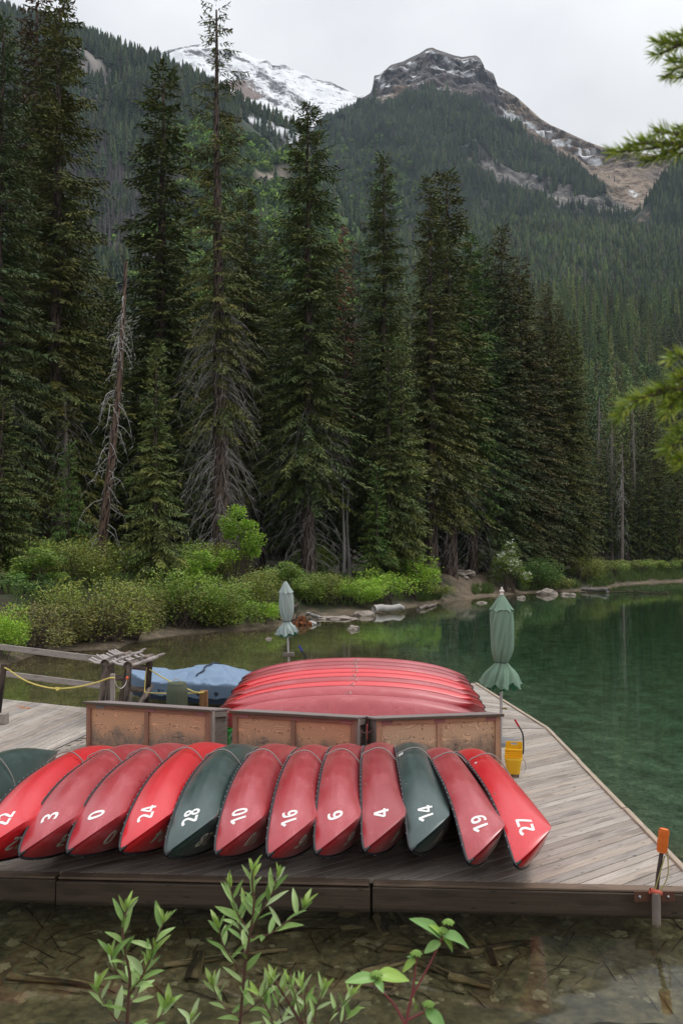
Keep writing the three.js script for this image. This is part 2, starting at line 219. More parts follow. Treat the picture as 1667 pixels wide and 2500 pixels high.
const cliffs = mC.place([[1125, 392], [1175, 408], [1230, 440], [1290, 450], [1340, 465], [1400, 480], [1470, 498]]), cSnow = mC.place([[1165, 265], [1200, 285], [1245, 308], [1290, 333], [1330, 355], [1372, 376]]), gully = mC.place([[1400, 390], [1440, 430], [1475, 465], [1500, 495]]);
const scree = mC.place([[872, 228], [890, 224], [925, 206]]), brushC = mC.place([[600, 470], [680, 420], [740, 380], [780, 460]]);
{
  const dots = [[985, 118], [1000, 128], [1020, 140], [868, 180], [880, 195], [1070, 172], [1040, 155], [925, 155], [940, 142], [1120, 208], [1150, 214], [1300, 328], [1352, 352], [1478, 462], [1515, 490], [1450, 440], [1255, 305]].map(([x, y]) => mC.place([[x, y], [x + 10, y + 6]]));
  const g = gridGeo(460, 300, (u, w) => {
    const v = w < 0.05 ? lerp(-0.6, 0, w / 0.05) : Math.pow((w - 0.05) / 0.95, 1.6), p = mC.P(u, v), tl = treeline(u);
    const n = fbm3(p.x * 0.012, p.y * 0.012, p.z * 0.012, 5), n1 = fbm3(p.x * 0.05, p.y * 0.05, p.z * 0.05, 4), st = fbm2(p.x * 0.004 + 3, p.y * 0.09, 3), x = lerp(mC.x0, mC.x1, u);
    const rock = mixC(ROCK.map((c) => c * (1 + 0.5 * n1 + 0.45 * st)), [0.19, 0.135, 0.10], clamp(0.10 + n + 0.8 * st, 0, 0.7)), right = sstep(1120, 1190, x);
    let c = mixC(rock, TAN.map((q) => q * (0.66 + 0.45 * n1 + 0.25 * n)), right * sstep(0.02, -0.05, v - tl) * clamp(0.85 + n * 1.0, 0.3, 1));
    c = mixC(c, TAN.map((q) => q * 0.72), sstep(26, 10, segDist(p, scree) + 12 * n1));
    c = mixC(c, FOREST, sstep(-0.012, 0.012, v - tl + 0.02 * n1));
    c = mixC(c, GREYROCK.map((q) => q * (0.58 + 0.75 * n1 + 0.35 * n)), sstep(95, 40, segDist(p, cliffs) + 60 * n1 + 40 * n) * 0.95);
    c = mixC(c, TAN.map((q) => q * (0.85 + 0.5 * n1)), sstep(60, 25, segDist(p, gully) + 30 * n1));
    c = mixC(c, SNOW, sstep(13, 7, segDist(p, cSnow) + 5 * n1));
    let dm = 1e9; for (const d of dots) dm = Math.min(dm, segDist(p, d)); c = mixC(c, SNOW, sstep(9, 4, dm + 11 * n1 + 7 * n));
    if (v < tl && right < 0.9) c = mixC(c, SNOW, sstep(0.36, 0.46, n * 0.55 + st * 0.75) * sstep(0.5, 0.1, v));
    c = mixC(c, BRUSH, sstep(170, 90, segDist(p, brushC) + 60 * n)); return { p, uv: [p.x, p.y], c: c.map((q) => Math.max(q, 0.01)) };
  });
  const rb = texture(512, 512, (u, v) => 0.6 * pf(u, v, 8, 20, 3, 5) + 0.4 * Math.abs(2 * pf(u, v, 16, 6, 9, 4) - 1), false, [1 / 60, 1 / 60]);
  structure('rocky_mountain', g, vcol(0.95, { bumpMap: rb, bumpScale: 6 }), 'rocky peak with cliffs above a dark forested slope and a tan scree ridge');
}
// forested ridge on the left
const mA = mountain([[-260, -40, 1300], [-100, 10, 1270], [0, 27, 1250], [60, 45, 1240], [120, 62, 1230], [180, 83, 1220], [240, 104, 1210], [310, 128, 1200], [350, 139, 1200], [420, 172, 1190], [470, 196, 1185], [520, 224, 1180], [560, 246, 1175], [600, 266, 1170], [650, 290, 1165], [690, 306, 1160], [720, 340, 1150], [740, 380, 1130], [790, 470, 1080], [850, 560, 1000], [950, 640, 900], [1050, 700, 800]],
  [[-260, 1230, 140], [0, 1230, 140], [400, 1230, 140], [700, 1230, 140], [1050, 1235, 140]], 300, (p, u, v) => { const k = sstep(0, 0.06, v) * sstep(1, 0.85, v), n = fbm3(p.x * 0.006, p.y * 0.006, p.z * 0.006, 4); p.y += k * n * 26; p.z += k * n * 34; return p; }, 1.8);
const aGrey = mA.place([[205, 130], [215, 165], [225, 200]]), aCliff = mA.place([[230, 235], [330, 190], [430, 220], [480, 240]]), dead = mA.place([[215, 350], [235, 430], [255, 500], [270, 560], [300, 480], [290, 400]]), aBrush = mA.place([[610, 385], [670, 385], [720, 420], [600, 480], [640, 430], [700, 420], [690, 520], [620, 600], [560, 640], [760, 600]]), aGreen = mA.place([[600, 330], [660, 380], [720, 440]]);
const aSnow = [[[590, 276], [620, 288], [652, 301]], [[740, 262], [705, 285], [668, 302], [672, 322], [688, 336]], [[655, 302], [690, 297], [725, 278]]].map((l) => mA.place(l)), aBare = mA.place([[600, 410], [640, 405], [690, 385]]);
{
  const g = gridGeo(200, 240, (u, w) => {
    const v = w < 0.04 ? lerp(-0.8, 0, w / 0.04) : (w - 0.04) / 0.96, p = mA.P(u, v), n = fbm3(p.x * 0.014, p.y * 0.014, p.z * 0.014, 4), n1 = fbm3(p.x * 0.05, p.y * 0.05, p.z * 0.05, 3);
    let c = mixC(FOREST, [0.05, 0.045, 0.035], clamp(0.3 + n, 0, 1)); c = mixC(c, GREYROCK.map((q) => q * (0.9 + 0.5 * n1)), sstep(40, 12, segDist(p, aGrey) + 26 * n)); c = mixC(c, GREYROCK.map((q) => q * 0.7), sstep(42, 18, segDist(p, aCliff) + 50 * n1 + 22) );
    c = mixC(c, [0.075, 0.068, 0.066], sstep(110, 50, segDist(p, dead) + 40 * n)); c = mixC(c, BRUSH.map((q) => q * (1 + 0.4 * n1)), sstep(120, 60, segDist(p, aBrush) + 40 * n)); c = mixC(c, [0.045, 0.072, 0.035], sstep(60, 30, segDist(p, aGreen) + 20 * n));
    let s = 1e9; for (const l of aSnow) s = Math.min(s, segDist(p, l)); c = mixC(c, SNOW, sstep(12.5, 7.5, s + 8 * n1)); c = mixC(c, [0.30, 0.25, 0.20], sstep(16, 7, segDist(p, aBare) + 9 * n1)); return { p, c: c.map((q) => Math.max(q, 0.01)), uv: [p.x, p.y] };
  });
  structure('forested_mountain', g, vcol(), 'forested mountainside with grey dead trees and a green avalanche track');
}
// dark slope at the far right, and the forested bench below the peak
const mD = mountain([[1430, 520, 1400], [1470, 485, 1420], [1500, 445, 1440], [1530, 405, 1450], [1568, 372, 1460], [1620, 345, 1470], [1750, 300, 1480]], [[1430, 640, 1300], [1750, 640, 1300]], 300, (p, u, v) => { const n = fbm3(p.x * 0.01, p.y * 0.01, p.z * 0.01, 4); p.y += sstep(0, 0.1, v) * n * 22; return p; });
structure('forested_slope', gridGeo(60, 60, (u, w) => { const v = w * 1.2 - 0.2, p = mD.P(u, v), n = fbm3(p.x * 0.03, p.y * 0.03, p.z * 0.03, 4), x = lerp(1430, 1750, u); return { p, uv: [p.x, p.y], c: mixC(FOREST, TAN.map((q) => q * 0.6), sstep(0.12, 0.3, n) * sstep(1540, 1500, x)) }; }), vcol(), 'dark forested slope beyond the scree gully');
const mE = mountain([[850, 590, 1000], [950, 552, 1050], [1060, 526, 1100], [1150, 522, 1150], [1250, 524, 1150], [1350, 531, 1150], [1440, 541, 1140], [1568, 547, 1120], [1800, 530, 1120]], [[850, 1215, 150], [1100, 1215, 150], [1300, 1230, 150], [1800, 1235, 150]], 120, (p, u, v) => { const n = fbm3(p.x * 0.012, p.y * 0.012, p.z * 0.012, 4); p.y += sstep(0, 0.1, v) * sstep(1, 0.93, v) * n * 13; return p; }, 1.3);
const meadow = mE.place([[1300, 900], [1350, 895], [1400, 905], [1460, 900], [1540, 905], [1640, 900]]);
structure('forested_bench', gridGeo(120, 120, (u, w) => { const v = w * 1.05 - 0.05, p = mE.P(u, v), n = fbm3(p.x * 0.05, p.y * 0.05, p.z * 0.05, 4); return { p, uv: [p.x, p.y], c: mixC(mixC(FOREST, [0.04, 0.05, 0.02], clamp(0.4 + n, 0, 1)), BRUSH, sstep(34, 18, segDist(p, meadow) + 10 * n)).map((q) => Math.max(0.01, q)) }; }), vcol(), 'forested bench at the foot of the rocky peak');
// ---------------------------------------------------------------- trees
class Soup { // loose triangles with vertex colours
  constructor() { this.p = []; this.c = []; }
  tri(a, b, c, k) { this.p.push(a.x, a.y, a.z, b.x, b.y, b.z, c.x, c.y, c.z); for (let i = 0; i < 3; i++) this.c.push(k[0], k[1], k[2]); }
  leaf(p, d, len, wid, k, up) { // folded diamond
    const s = S1.crossVectors(d, up).normalize().multiplyScalar(wid / 2), m = S2.copy(p).addScaledVector(d, len * 0.42), l = S3.copy(m).add(s), r = S4.copy(m).sub(s), e = S5.copy(p).addScaledVector(d, len);
    this.tri(p, l, e, k); this.tri(p, e, r, k);
  }
  geo() { return geoOf(this.p, { col: this.c }); }
}
const S1 = V(), S2 = V(), S3 = V(), S4 = V(), S5 = V();
function spruce(seed, o) {
  const { H, R, base, top = H, whorl = 0.36, per = 5, droop = 0.5, twig = 1, tint = [1, 1, 1], sparse = 0, step = 0.17, tw = 0.085, shape = 0.85, deadFrom = null, deadTo = base, deadLen = R, deadN = 0, deadR = 0.014, trunkR = H * 0.0115, lite = false } = o;
  const rnd = mulberry(seed), f = new Soup(), dead = [], up = V(), d = V(), q = V(), p = V();
  const rv = (s) => up.set(rnd() - 0.5, rnd() - 0.5 + 0.35, rnd() - 0.5).normalize();
  for (let y = base; y < top - 0.25; y += whorl * (0.7 + 0.6 * rnd())) {
    const t = (y - base) / (H - base), lump = 0.86 + 0.24 * n2(y * 0.55, seed), rad = R * Math.pow(1 - t, shape) * Math.min(1, 0.72 + t * 3) * lump + 0.14;
    for (let b = 0; b < per; b++) {
      if (rnd() < sparse * (0.5 + t)) continue;
      const az = rnd() * 6.283, len = rad * (0.62 + 0.5 * rnd()), ca = Math.cos(az), sa = Math.sin(az), s0 = lerp(-0.28, 0.55, Math.pow(t, 1.3)) + 0.16 * (rnd() - 0.5), y0 = y + whorl * (rnd() - 0.5), dr = droop * (1 - 0.7 * t) * (0.7 + 0.6 * rnd());
      const g = 0.62 + 0.7 * rnd(), yel = rnd(), col = [tint[0] * g * (0.85 + 0.4 * yel), tint[1] * g, tint[2] * g * (1.1 - 0.4 * yel)];
      const at = (s) => q.set(ca * s * len, y0 + s0 * s * len - dr * len * s * s + 0.32 * dr * len * s * s * s, sa * s * len);
      const wmax = Math.min(0.62, 0.42 * len) * twig, n = Math.max(2, Math.round(len / step));
      for (let i = 1; i <= n; i++) {
        const s = i / n; p.copy(at(s)); const sl = s0 - 2 * dr * s + dr * s * s, w = wmax * (1 - 0.72 * s) + 0.15 * twig;
        for (const sd of [-1, 1]) { d.set(ca * 0.75 - sa * sd * 0.8 + 0.3 * (rnd() - 0.5), sl * 0.7 - 0.28 - 0.5 * rnd(), sa * 0.75 + ca * sd * 0.8 + 0.3 * (rnd() - 0.5)).normalize(); const kk = 0.8 + 0.4 * rnd(), c2 = [col[0] * kk, col[1] * kk, col[2] * kk], ll = w * (0.65 + 0.7 * rnd()); if (lite) f.leaf(p, d, ll, tw * (0.8 + 0.6 * rnd()), c2, rv()); else { f.leaf(p, d, ll * 0.6, tw * (0.7 + 0.5 * rnd()), c2, rv()); const p2 = p.clone().addScaledVector(d, ll * 0.4); d.x += 0.5 * (rnd() - 0.5); d.z += 0.5 * (rnd() - 0.5); d.y -= 0.25 * rnd(); f.leaf(p2, d.normalize(), ll * 0.62, tw * (0.7 + 0.5 * rnd()), c2, rv()); } }
        if (i % 2) { d.set(ca * 0.4 + 0.5 * (rnd() - 0.5), -0.9, sa * 0.4 + 0.5 * (rnd() - 0.5)).normalize(); f.leaf(p, d, (0.16 + 0.28 * rnd()) * twig * (0.4 + 0.6 * Math.min(1, len)), tw * 1.1, [col[0] * 0.85, col[1] * 0.85, col[2] * 0.85], rv()); }
        else { d.set(ca + 0.4 * (rnd() - 0.5), sl + 0.25, sa + 0.4 * (rnd() - 0.5)).normalize(); f.leaf(p, d, 0.34 * twig, tw * 1.2, col, rv()); }
      }
    }
  }
  for (let i = 0; i < 10 * (top > H - 1 ? 1 : 0); i++) { p.set(0, H - 0.9 + i * 0.08, 0); d.set(rnd() - 0.5, 0.7, rnd() - 0.5).normalize(); f.leaf(p, d, 0.22, tw, tint, rv()); }
  for (let i = 0; i < deadN; i++) {
    const y = lerp(deadFrom, deadTo, rnd()), az = rnd() * 6.283, L = deadLen * (0.35 + 0.75 * rnd()), ca = Math.cos(az), sa = Math.sin(az), dr = 0.55 + 0.7 * rnd(), pts = [];
    for (let k = 0; k <= 4; k++) { const s = k / 4; pts.push(V(ca * s * L * (1 - 0.25 * s) + 0.10 * L * (rnd() - 0.5) * s, y - 0.10 * s * L - dr * L * s * s, sa * s * L * (1 - 0.25 * s) + 0.10 * L * (rnd() - 0.5) * s)); }
    dead.push(tube(pts, (s) => deadR * (1.15 - s), 3, false, false));
    for (let k = 1; k <= 4; k++) for (let m = 0; m < 2; m++) { const a = pts[k], l2 = L * (0.14 + 0.26 * rnd()), e = V(a.x + l2 * (ca * 0.3 + rnd() - 0.5), a.y - l2 * (0.5 + 0.5 * rnd()), a.z + l2 * (sa * 0.3 + rnd() - 0.5)); dead.push(tube([a, a.clone().lerp(e, 0.5).add(V(0.06 * l2 * (rnd() - 0.5), 0.1 * l2, 0)), e], (s) => deadR * 0.6 * (1.1 - s), 3, false, false)); }
  }
  const tp = []; for (let i = 0; i <= 10; i++) tp.push(V(0.06 * n2(seed, i * 0.6), H * i / 10 * 0.985 - 0.6, 0.06 * n2(seed + 50, i * 0.6)));
  return { crown: f.geo(), trunk: tube(tp, (t) => trunkR * (1 - 0.93 * t) + 0.012 + 0.06 * trunkR * Math.max(0, 1 - t * 10), 9), dead: dead.length ? merge(dead) : null };
}
const needle = (r, g, b) => new THREE.MeshStandardMaterial({ color: new THREE.Color().setRGB(r, g, b), vertexColors: true, roughness: 0.75 });
const NEEDLE = { green: needle(0.076, 0.102, 0.021), olive: needle(0.092, 0.106, 0.022), dark: needle(0.062, 0.092, 0.026), pale: needle(0.115, 0.148, 0.036), bright: needle(0.078, 0.140, 0.020), brown: needle(0.085, 0.062, 0.026), rust: needle(0.21, 0.078, 0.042), brownTop: needle(0.084, 0.082, 0.022) };
const PROTO = {
  full: spruce(1, { H: 34, R: 3.3, base: 3, per: 8, shape: 0.6, droop: 0.55, deadFrom: 3, deadTo: 12, deadLen: 2.4, deadN: 70 }),
  broad: spruce(2, { H: 31, R: 3.3, base: 5.5, per: 8, whorl: 0.38, shape: 0.62, droop: 0.6, twig: 1.1, deadFrom: 1.2, deadTo: 11, deadLen: 2.9, deadN: 130 }),
  narrow: spruce(3, { H: 30, R: 2.3, base: 4, per: 8, shape: 0.6, droop: 0.62, deadFrom: 2, deadTo: 9, deadLen: 1.8, deadN: 40 }),
  sparse: spruce(4, { H: 36, R: 2.7, base: 9.5, per: 6, whorl: 0.42, droop: 0.6, sparse: 0.36, shape: 0.45, deadFrom: 2.2, deadTo: 17, deadLen: 2.7, deadN: 260, deadR: 0.016, trunkR: 0.50 }),
  young: spruce(5, { H: 15, R: 2.0, base: 0.5, per: 6, whorl: 0.30, droop: 0.45, shape: 0.9, step: 0.14, tw: 0.095 }),
  dense: spruce(6, { H: 28, R: 3.2, base: 1.5, per: 9, droop: 0.45, shape: 0.6 }),
  lean: spruce(7, { H: 26, R: 1.25, base: 6, per: 5, droop: 0.7, shape: 0.6, sparse: 0.15, deadFrom: 1, deadTo: 10, deadLen: 1.4, deadN: 70 }),
  small: spruce(8, { H: 9, R: 1.7, base: 0.2, per: 6, whorl: 0.28, droop: 0.35, shape: 1.0 }),
  stand: spruce(31, { H: 28, R: 2.7, base: 2, per: 7, whorl: 0.55, step: 0.32, tw: 0.17, twig: 1.2, droop: 0.5, shape: 0.65, lite: true, deadFrom: 1, deadTo: 9, deadLen: 1.8, deadN: 24 }),
  row: spruce(32, { H: 26, R: 2.4, base: 2.5, per: 6, whorl: 0.5, step: 0.28, tw: 0.15, droop: 0.65, shape: 0.6, lite: true, deadFrom: 1, deadTo: 7, deadLen: 1.3, deadN: 24 }),
  midA: spruce(21, { lite: true, H: 24, R: 3.0, base: 1, per: 5, whorl: 0.75, step: 0.5, tw: 0.34, twig: 1.6, droop: 0.4 }),
  midB: spruce(22, { lite: true, H: 24, R: 2.3, base: 2, per: 5, whorl: 0.75, step: 0.5, tw: 0.32, twig: 1.5, droop: 0.5 }),
};
const treeLabel = new Map();
function tree(kind, mat, dx, top, d, label, group, opt = {}) { // dx, top: where its tip stands in the picture, at depth d
  d = Math.max(d, along(SHORE, pix(dx * K, 1450, 1).x) + (dx > 960 && dx < 1340 ? 9 : 4.5));
  const pr = PROTO[kind], g0 = pix(dx * K, 1300, d), gy = opt.y ?? groundY(g0.x, -d), tip = pix(dx * K, top * K, d), h0 = tip.y - gy; pr.crown.boundingBox ?? pr.crown.computeBoundingBox();
  const H = pr.H ?? (pr.H = pr.crown.boundingBox.max.y), s = h0 / H, w = (opt.w ?? 1) * s * ({ full: 1.42, broad: 1.45, narrow: 1.5, dense: 1.42, sparse: 1.2, young: 1.2, stand: 1.35, row: 1.15 }[kind] ?? 1);
  const o = thing(opt.name ?? 'spruce_tree', label, opt.cat ?? 'spruce tree', [tip.x, gy, -d], (dx * 7.31 + top) % 6.283, group);
  o.scale.set(w, s, w); if (opt.lean) o.rotation.z = opt.lean;
  part(o, 'trunk', pr.trunk, opt.trunk ?? bark); part(o, 'crown', pr.crown, mat);
  if (pr.dead && !opt.noDead) part(o, 'dead_branches', pr.dead, opt.deadMat ?? twigGrey);
  return o;
}
const N = NEEDLE, shoreD = (dx) => along(SHORE, pix(dx * K, 1450, 1).x);
// the trees that stand out along the near shore
tree('full', N.dark, 8, 22, 49, 'tall dark spruce cut by the left edge of the photo', 0, { w: 0.92 });
tree('full', N.olive, 140, -22, 54, 'huge full-crowned spruce second from the left, its top cut by the frame', 0, { w: 1.02 });
tree('narrow', N.brown, 88, -40, 58, 'tall spruce with a brown dying top beside the huge left spruce', 0, { w: 0.9 });
tree('narrow', N.green, 375, 150, 60, 'tall narrow dark spruce behind the bare leaning snag', 0, { w: 1.18 });
tree('sparse', N.olive, 516, -14, 55, 'very tall thin-topped spruce with a bare lower trunk hung with grey dead branches', 0, { w: 0.98, lean: 0.018 });
tree('broad', N.olive, 565, 432, 66, 'spruce of middle height standing close behind the bare-trunked spruce', 0, { w: 0.95 });
tree('broad', N.green, 708, 234, 61, 'broad full spruce in the middle with grey dead lower boughs', 0, { w: 0.98 });
tree('lean', N.rust, 788, 515, 70, 'slim dying spruce with rusty red needles in its upper part', 0, { w: 0.95 });
tree('full', N.green, 880, 345, 67, 'green pointed spruce just right of the rust-red one', 0, { w: 0.88 });
tree('narrow', N.olive, 987, 398, 72, 'left one of two tall spruces that stand tip beside tip', 0, { w: 0.95 });
tree('narrow', N.olive, 1026, 391, 71, 'right one of two tall spruces that stand tip beside tip', 0, { w: 1.18 });
tree('broad', N.bright, 1080, 530, 76, 'bright green spruce just right of the twin spruces', 0, { w: 0.85 });
tree('narrow', N.brownTop, 1149, 518, 84, 'brownish narrow spruce tip rising behind the dense right group', 0, { w: 1.0 });
tree('dense', N.dark, 1112, 560, 80, 'blue-green dense spruce between the bright green and brown-topped ones', 0, { w: 0.9 });
tree('dense', N.dark, 1150, 622, 74, 'bushy dark spruce right behind the white flowering bush', 0, { w: 1.0 });
tree('dense', N.brownTop, 1192, 588, 76, 'dense spruce with a brown cone-laden top', 0, { w: 1.0 });
tree('dense', N.brownTop, 1252, 645, 82, 'brown-topped spruce near the right end of the dense group', 0, { w: 0.72 });
tree('dense', N.olive, 1281, 690, 80, 'olive spruce stepping down towards the open lake', 0, { w: 0.85 });
tree('dense', N.olive, 1312, 735, 84, 'last spruce of the dense group before the open lake', 0, { w: 0.85 });
tree('dense', N.dark, 1225, 760, 73, 'dark low spruce at the front of the dense right group', 0, { w: 1.1 });
tree('young', N.pale, 360, 780, 45.5, 'pale green young spruce right of the bare leaning snag', 0, { w: 1.0 });
tree('young', N.green, 8, 880, 42, 'pale green spruce low at the left edge of the photo', 0, { w: 1.25 });
tree('young', N.green, 893, 760, 63, 'left one of two medium spruces before the twin tall ones', 0, { w: 0.85 });
tree('young', N.pale, 922, 757, 64, 'right one of two medium spruces, paler than its neighbour', 0, { w: 0.9 });
tree('small', N.bright, 160, 1010, 47, 'small bright green fir in the shade left of the snag', 0, { w: 1.1 });
tree('small', N.bright, 865, 1060, 61, 'small bright fir under the two medium spruces', 0, { w: 1.1 });
tree('young', N.green, 255, 640, 66, 'dim spruce filling the gap left of the snag', 0, { w: 1.0 });
tree('young', N.bright, 200, 760, 60, 'light green spruce between the huge left spruce and the snag', 0, { w: 1.0 });
tree('dense', N.dark, 620, 510, 78, 'dim spruce tip showing between the bare-trunked and the broad spruce', 0, { w: 0.8 });
tree('dense', N.dark, 768, 560, 80, 'dark spruce showing left of the rust-red one', 0, { w: 0.8 });
tree('lean', N.brown, 810, 540, 78, 'thin brownish spruce showing right of the rust-red one', 0, { w: 0.9 });
// the crowded stand behind them: a dark wood that the gaps open on
{
  const rnd = mulberry(77), kinds = ['stand', 'stand', 'stand', 'row', 'stand'], mats = [N.dark, N.green, N.dark, N.olive, N.dark];
  for (let i = 0; i < 74; i++) { const x = -60 + i / 74 * 1395 + 14 * (rnd() - 0.5), d = 66 + (i * 37 % 5) * 8 + 5 * rnd() + (x > 900 ? 14 : 0), lo = x < 260 ? 560 : x < 330 ? 690 : x < 640 ? 640 : x < 860 ? 640 : x < 1100 ? 680 : 690 + (x - 1100) * 0.9; tree(kinds[i % 5], mats[(i * 3) % 5], x, lo + 190 * rnd(), d, 'dark spruce crowded in the shady stand behind the shore trees', 'spruces of the shady stand behind the shore', { w: 0.95 }); }
  // thin spruces on the far shore at the right
  const far = [1352, 1371, 1392, 1410, 1428, 1446, 1462, 1480, 1496, 1513, 1530, 1548, 1566, 1590, 1612];
  far.forEach((x, i) => { const t = [1000, 985, 1010, 965, 975, 930, 945, 902, 915, 940, 878, 902, 870, 890, 880][i], kk = 'row'; tree(kk, [N.olive, N.green, N.dark, N.brownTop][i % 4], x, t, 124 + (i * 5 % 4) * 5, `${rank(far, x)} thin spruce from the left in the row on the far right shore`, 'thin spruces on the far right shore', { w: 0.95 + 0.2 * (i % 3) }); });
  [1378, 1402, 1437, 1466, 1487, 1522, 1556, 1345].forEach((x, i, all) => tree('row', [N.green, N.dark][i % 2], x, 1010 + (i * 53 % 90), 121, `${rank(all, x)} short spruce from the left at the water edge of the far right shore`, 'short spruces on the far right shore', { w: 1.15 }));
}
// dead trees
function snag(dx, top, d, H, lean, seed, label, mats, n, w = 1) {
  const rnd = mulberry(seed), b = pix(dx * K, 1300, d), gy = groundY(b.x, -d), o = thing('dead_tree', label, 'dead tree', [b.x, gy, -d]);
  const h = pix(dx * K, top * K, d).y - gy, pts = []; for (let i = 0; i <= 12; i++) { const t = i / 12; pts.push(V(lean * h * t + 0.10 * Math.sin(t * 5 + seed), h * t - 0.5, 0.08 * Math.sin(t * 7))); }
  part(o, 'trunk', tube(pts, (t) => (0.29 * (1 - 0.72 * t)) * w, 9), mats[0]);
  const list = []; for (let i = 0; i < n; i++) {
    const t = 0.10 + 0.82 * Math.pow(rnd(), 0.85), a = pts[0].clone().lerp(pts[12], t), az = rnd() * 6.283, L = (0.5 + 2.1 * rnd()) * (1 - 0.55 * t) * w, dr = 0.45 + 0.9 * rnd(), q = []; let px = a.x, pz = a.z, ca = Math.cos(az), sa = Math.sin(az);
    for (let k = 0; k <= 5; k++) { const s = k / 5; q.push(V(a.x + ca * L * s * (1 - 0.3 * s) + 0.10 * L * (rnd() - 0.5) * (k ? 1 : 0), a.y - dr * L * s * s + 0.10 * L * (rnd() - 0.5) * (k ? 1 : 0), a.z + sa * L * s * (1 - 0.3 * s))); }
    list.push(tube(q, (s) => 0.026 * w * (1.1 - s), 4, true, false));
    for (let k = 2; k <= 5; k++) { const l2 = L * (0.12 + 0.25 * rnd()), e = V(q[k].x + l2 * (rnd() - 0.5) * 1.6, q[k].y - l2 * (0.2 + 0.8 * rnd()), q[k].z + l2 * (rnd() - 0.5)); list.push(tube([q[k], q[k].clone().lerp(e, 0.5), e], (s) => 0.014 * w * (1.1 - s), 3, false, false)); }
  }
  part(o, 'dead_branches', merge(list), mats[1]); return o;
}
snag(230, 580, 47, 0, 0.072, 5, 'bare leaning dead trunk with bleached crooked branches', [snagBark, twigPale], 86);
[[1376, 905, 122, 'brownish dead spruce at the left end of the far right shore'], [1404, 960, 121, 'dead tree second from the left on the far right shore'], [1428, 1010, 119, 'bleached grey dead tree with crooked branches on the far right shore'], [1456, 930, 122, 'grey-brown dead tree right of the bleached one on the far right shore']].forEach(([x, t, d, l], i) => snag(x, t, d, 0, 0.004, 40 + i, l, [oldWood, i === 2 ? twigPale : twigGrey], 110, 0.85));
snag(141, 905, 52, 0, 0.01, 61, 'pale dead trunk standing in the shade behind the left spruces', [oldWood, twigGrey], 70);
snag(786, 1090, 62, 0, 0.02, 63, 'thin pale dead stem at the edge of the clearing', [twigGrey, twigGrey], 14, 0.5);
snag(800, 1120, 63, 0, 0, 64, 'thin upright dead stem right of the clearing', [twigGrey, twigGrey], 10, 0.5);
// ---------------------------------------------------------------- forests that read as one mass
function scatter(name, label, geo, mat, count, seed, m, vr, ok, hr, cols, wide = 1) {
  const rnd = mulberry(seed), M = [], C = [], mm = new THREE.Matrix4(), qq = new THREE.Quaternion(), Y = V(0, 1, 0), c = new THREE.Color();
  for (let i = 0; i < count * 4 && M.length < count; i++) {
    const u = rnd(), v = lerp(vr[0], vr[1], rnd()), p = m.P(u, v); if (v < 0 ? p === 0 : !ok(u, v, p, rnd)) continue;
    const h = lerp(hr[0] * 0.8, hr[1] * 1.12, Math.pow(rnd(), 1.3)), w = h * wide * (0.8 + 0.5 * rnd()); qq.setFromAxisAngle(Y, rnd() * 6.28); p.y -= 0.6; mm.compose(p, qq, V(w, h, w)); M.push(mm.clone());
    const k = cols[Math.floor(rnd() * cols.length)], g = (0.6 + 0.8 * rnd()) * (1 + 0.55 * fbm3(p.x * 0.012, p.y * 0.012, p.z * 0.012, 3)); C.push([k[0] * g, k[1] * g, k[2] * g]);
  }
  const o = shade(new THREE.InstancedMesh(geo, mat, M.length)); M.forEach((x, i) => { o.setMatrixAt(i, x); o.setColorAt(i, c.setRGB(...C[i])); });
  o.name = name; tag(o, label, 'forest', 0, 'stuff'); scene.add(o); return o;
}
const farTree = (seed, jag = 7, layers = 7) => { const rnd = mulberry(seed), f = new Soup(), k = [1, 1, 1]; for (let l = 0; l < layers; l++) { const y0 = 0.04 + 0.94 * l / layers, y1 = Math.min(1, y0 + 1.9 / layers), r = 0.165 * Math.pow(1 - l / layers, 0.8) + 0.012; const tip = V(0, y1, 0), o = rnd() * 6; for (let i = 0; i < jag; i++) { const a = o + i / jag * 6.283 + 0.25 * rnd(), b = a + 6.283 / jag * 0.92, rr = r * (0.75 + 0.5 * rnd()), y = y0 - 0.02 - 0.035 * rnd(), am = (a + b) / 2; const A = V(Math.cos(a) * rr * 0.62, y0 + 0.03, Math.sin(a) * rr * 0.62), B = V(Math.cos(b) * rr * 0.62, y0 + 0.03, Math.sin(b) * rr * 0.62), E = V(Math.cos(am) * rr, y, Math.sin(am) * rr); f.tri(tip, E, A, k); f.tri(tip, B, E, k); } } return f.geo(); };
const greyC = mC.place([[880, 350], [860, 400], [940, 400], [1000, 420]]), farGeo = farTree(31), deadGeo = merge([tube([V(0, 0, 0), V(0.01, 0.5, 0), V(0, 1, 0)], (t) => 0.022 * (1.1 - t), 4, false, false), ...[0.3, 0.42, 0.5, 0.58, 0.66, 0.74, 0.8].map((y, i) => tube([V(0, y, 0), V(Math.cos(i * 2.4) * 0.10 * (1.1 - y), y - 0.05, Math.sin(i * 2.4) * 0.10 * (1.1 - y))], 0.008, 3, false, false))]);
const blobGeo = (() => { const rnd = mulberry(9), f = new Soup(); for (let i = 0; i < 46; i++) { const a = rnd() * 6.283, e = rnd(), r = 0.5 * Math.sqrt(1 - e * e * 0.8), p = V(Math.cos(a) * r * (0.6 + 0.4 * rnd()), 0.12 + e * 0.8, Math.sin(a) * r * (0.6 + 0.4 * rnd())), d = V(rnd() - 0.5, rnd() * 0.8, rnd() - 0.5).normalize(); f.leaf(p, d, 0.34, 0.24, [1, 1, 1], V(rnd() - 0.5, 1, rnd() - 0.5).normalize()); } return f.geo(); })();
const forestMat = new THREE.MeshStandardMaterial({ roughness: 0.9 }), midMat = new THREE.MeshStandardMaterial({ roughness: 0.85, vertexColors: true });
